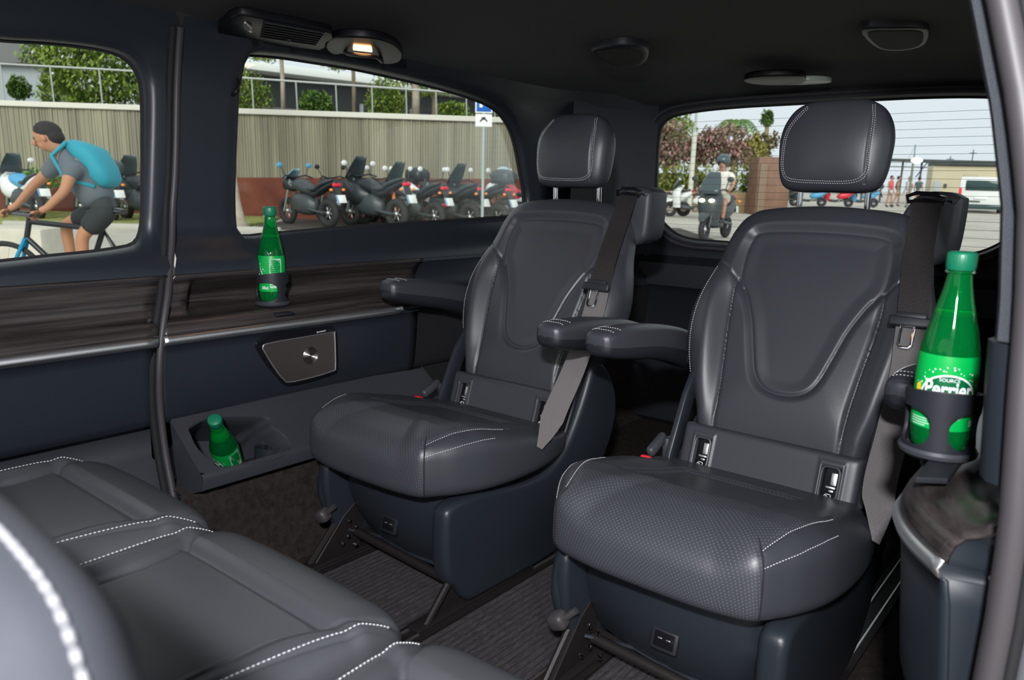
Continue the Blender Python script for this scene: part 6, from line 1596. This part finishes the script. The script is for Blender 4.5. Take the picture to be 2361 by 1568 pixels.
# red steel box, palm, blossom trees, hedge, light pole
boxthing('steel_planter', 'tall rusty brown steel box below the palm', 'planter', 1782, 400, 24, [('panel', (0.05, 0.5, (ev(1780, 362, 24).z-GZ)/2), (1.0, 1.0, ev(1780, 362, 24).z-GZ), simple('brown_steel', (0.16, 0.085, 0.055), 0.7, var=((3, 3, 3), (0.22, 0.13, 0.09), 4)), 0.01), ('corner_post', (-0.30, -0.03, 0.75), (0.22, 0.08, 1.6), simple('brown_post', (0.20, 0.14, 0.10), 0.7), 0.01)])
a = ev(1770, 275, 30); pm = xthing('palm_tree', 'slim palm with a green tuft and dry hanging skirt left of the near headrest', 'tree', a.x, 30)
H_ = a.z-GZ
mb = MB(); mb.tube([(0, 0, 0), (0.02, 0, H_*0.5), (0.0, 0, H_)], [0.13, 0.10, 0.07], 10); mb.build('trunk', PALMB, pm, sharp=None)
mb = MB(); leaves(mb, [((0, 0, H_+0.02), (0.22, 0.22, 0.30))], 260, 0.12, random.Random(1)); mb.build('green_tuft', PALMG, pm, sharp=None)
mb = MB(); leaves(mb, [((-0.12, 0, H_-0.95), (0.42, 0.35, 0.5)), ((0.35, 0, H_-0.8), (0.16, 0.2, 0.35)), ((0, 0, H_-1.4), (0.25, 0.25, 0.4))], 520, 0.13, random.Random(2)); mb.build('dry_skirt', PALMB, pm, sharp=None)
a = ev(1698, 290, 36); pm = xthing('palm_tree', 'palm with spreading green fronds behind the blossom trees', 'tree', a.x, 36)
H_ = a.z-GZ
mb = MB(); mb.tube([(0, 0, 0), (0, 0, H_)], 0.12, 8); mb.build('trunk', PALMB, pm, sharp=None)
for k in range(9):
    an = 2*pi*k/9+0.2; mb = MB(); P = []
    L_ = 1.05
    for t in np.linspace(0, 1, 7): P.append(Vector((cos(an)*L_*t, sin(an)*L_*t, H_+0.35*sin(pi*min(t*0.8+0.1, 1))-0.45*t*t)))
    for j in range(6):
        a1, b1 = P[j], P[j+1]; d = (b1-a1).normalized(); s_ = d.cross(Vector((0, 0, 1))).normalized()
        for q in (0, 0.5):
            o_ = a1+(b1-a1)*q
            for sg in (-1, 1): mb.face([o_, o_+d*0.06, o_+d*0.16+s_*sg*0.26*(1-0.1*j)-Vector((0, 0, 0.08)), o_+d*0.08+s_*sg*0.20-Vector((0, 0, 0.06))])
    mb.tube(P, 0.012, 4); mb.build('frond', PALMG, pm, sharp=None)
for i, (x, y, v, rx, rz_, mm, lb) in enumerate([
        (1535, 330, 27, 0.75, 0.85, PINKG, 'pink flowering tree at the left edge of the rear window'), (1605, 345, 28, 0.60, 0.50, PINKG, 'low pink flowering tree behind the pale light pole'),
        (1672, 335, 27, 0.85, 0.72, PINKG, 'large pink flowering tree above the scooter rider'), (1738, 352, 29, 0.45, 0.62, LEAFY, 'sparse yellowing tree left of the slim palm'), (1558, 282, 33, 0.75, 1.1, LEAF, 'tall fresh green tree behind the flowering trees')]):
    q = ev(x, y, v); z0 = q.z-GZ
    plant('flowering_tree' if i < 3 else 'leafy_tree', lb, 'tree', q.x, v, GZ, [((0, 0, z0), (rx, rx*0.8, rz_)), ((rx*0.3, 0, z0-rz_*0.35), (rx*0.8, rx*0.7, rz_*0.6)), ((-rx*0.4, 0, z0+rz_*0.2), (rx*0.6, rx*0.6, rz_*0.5))], 1500, 0.11, mm, ([(0, 0, 0), (0.05, 0, z0*0.5), (0, 0, z0)], [0.10, 0.08, 0.05]), BARK, extra=[('blossom', PINK, 750)] if i < 3 else ([('yellow_leaves', LEAFY, 300)] if i == 3 else None), group='trees behind the van', seed=60+i)
h0, h1 = ev(1480, 392, 25), ev(1790, 402, 25)
hd_ = xthing('hedge', 'clipped yellow green hedge below the blossom trees', 'hedge', (h0.x+h1.x)/2, 26)
hzt = ev(1640, 383, 26).z-GZ; W_ = (h1.x-h0.x)
mb = MB(); leaves(mb, [((W_*(k/9-0.5), 0, hzt*0.62), (W_*0.09, 0.4, hzt*0.40)) for k in range(10)], 4200, 0.09, random.Random(8)); mb.build('foliage', leafmat('hedge_green', (0.12, 0.17, 0.02), (0.26, 0.30, 0.05)), hd_, sharp=None)
mb = MB(); mb.box((0, -0.1, hzt*0.22), (W_, 0.2, hzt*0.44), 0.02); o = mb.build('low_wall', simple('brown_low_wall', (0.26, 0.18, 0.10), 0.8), matrix=xmat((h0.x+h1.x)/2, 25.4)); tag(o, 'low brown wall along the foot of the hedge', 'wall')
a = ev(1610, 200, 24.5); lp = xthing('light_pole', 'tall pale light pole in front of the blossom trees', 'street lamp', a.x, 24.5)
mb = MB(); mb.tube([(-0.02, 0, 0), (0.0, 0, 2.45)], [0.085, 0.075], 10); mb.build('lower_pole', simple('pole_cream', (0.55, 0.55, 0.48), 0.6), lp)
mb = MB(); mb.tube([(0, 0, 2.45), (0, 0, 5.2)], [0.04, 0.035], 8); mb.tube([(0, 0, 5.15), (0.7, 0, 5.3)], 0.03, 6); mb.build('upper_pole', RAILM, lp)
for i, (x, w) in enumerate(((1530, 1.5), (1562, 0.9), (1590, 1.3), (1625, 1.0))):
    q = ev(x, 380, 34); o_ = boxthing('white_boat', ['white boat at the left edge of the rear window beyond the hedge', 'small white boat second from the left beyond the hedge', 'white boat just left of the pale light pole', 'white boat just right of the pale light pole'][i], 'boat', x, 380, 34+2*i, [('hull', (0, 0, ev(x, 378, 34+2*i).z-GZ), (w*0.6, 0.8, 0.35), BWH, 0.1), ('cabin', (0.05, 0, ev(x, 370, 34+2*i).z-GZ), (w*0.3, 0.5, 0.25), BWH, 0.06), ('trailer', (0, 0, 0.6), (w*0.5, 0.5, 1.3), DG, 0.02)])
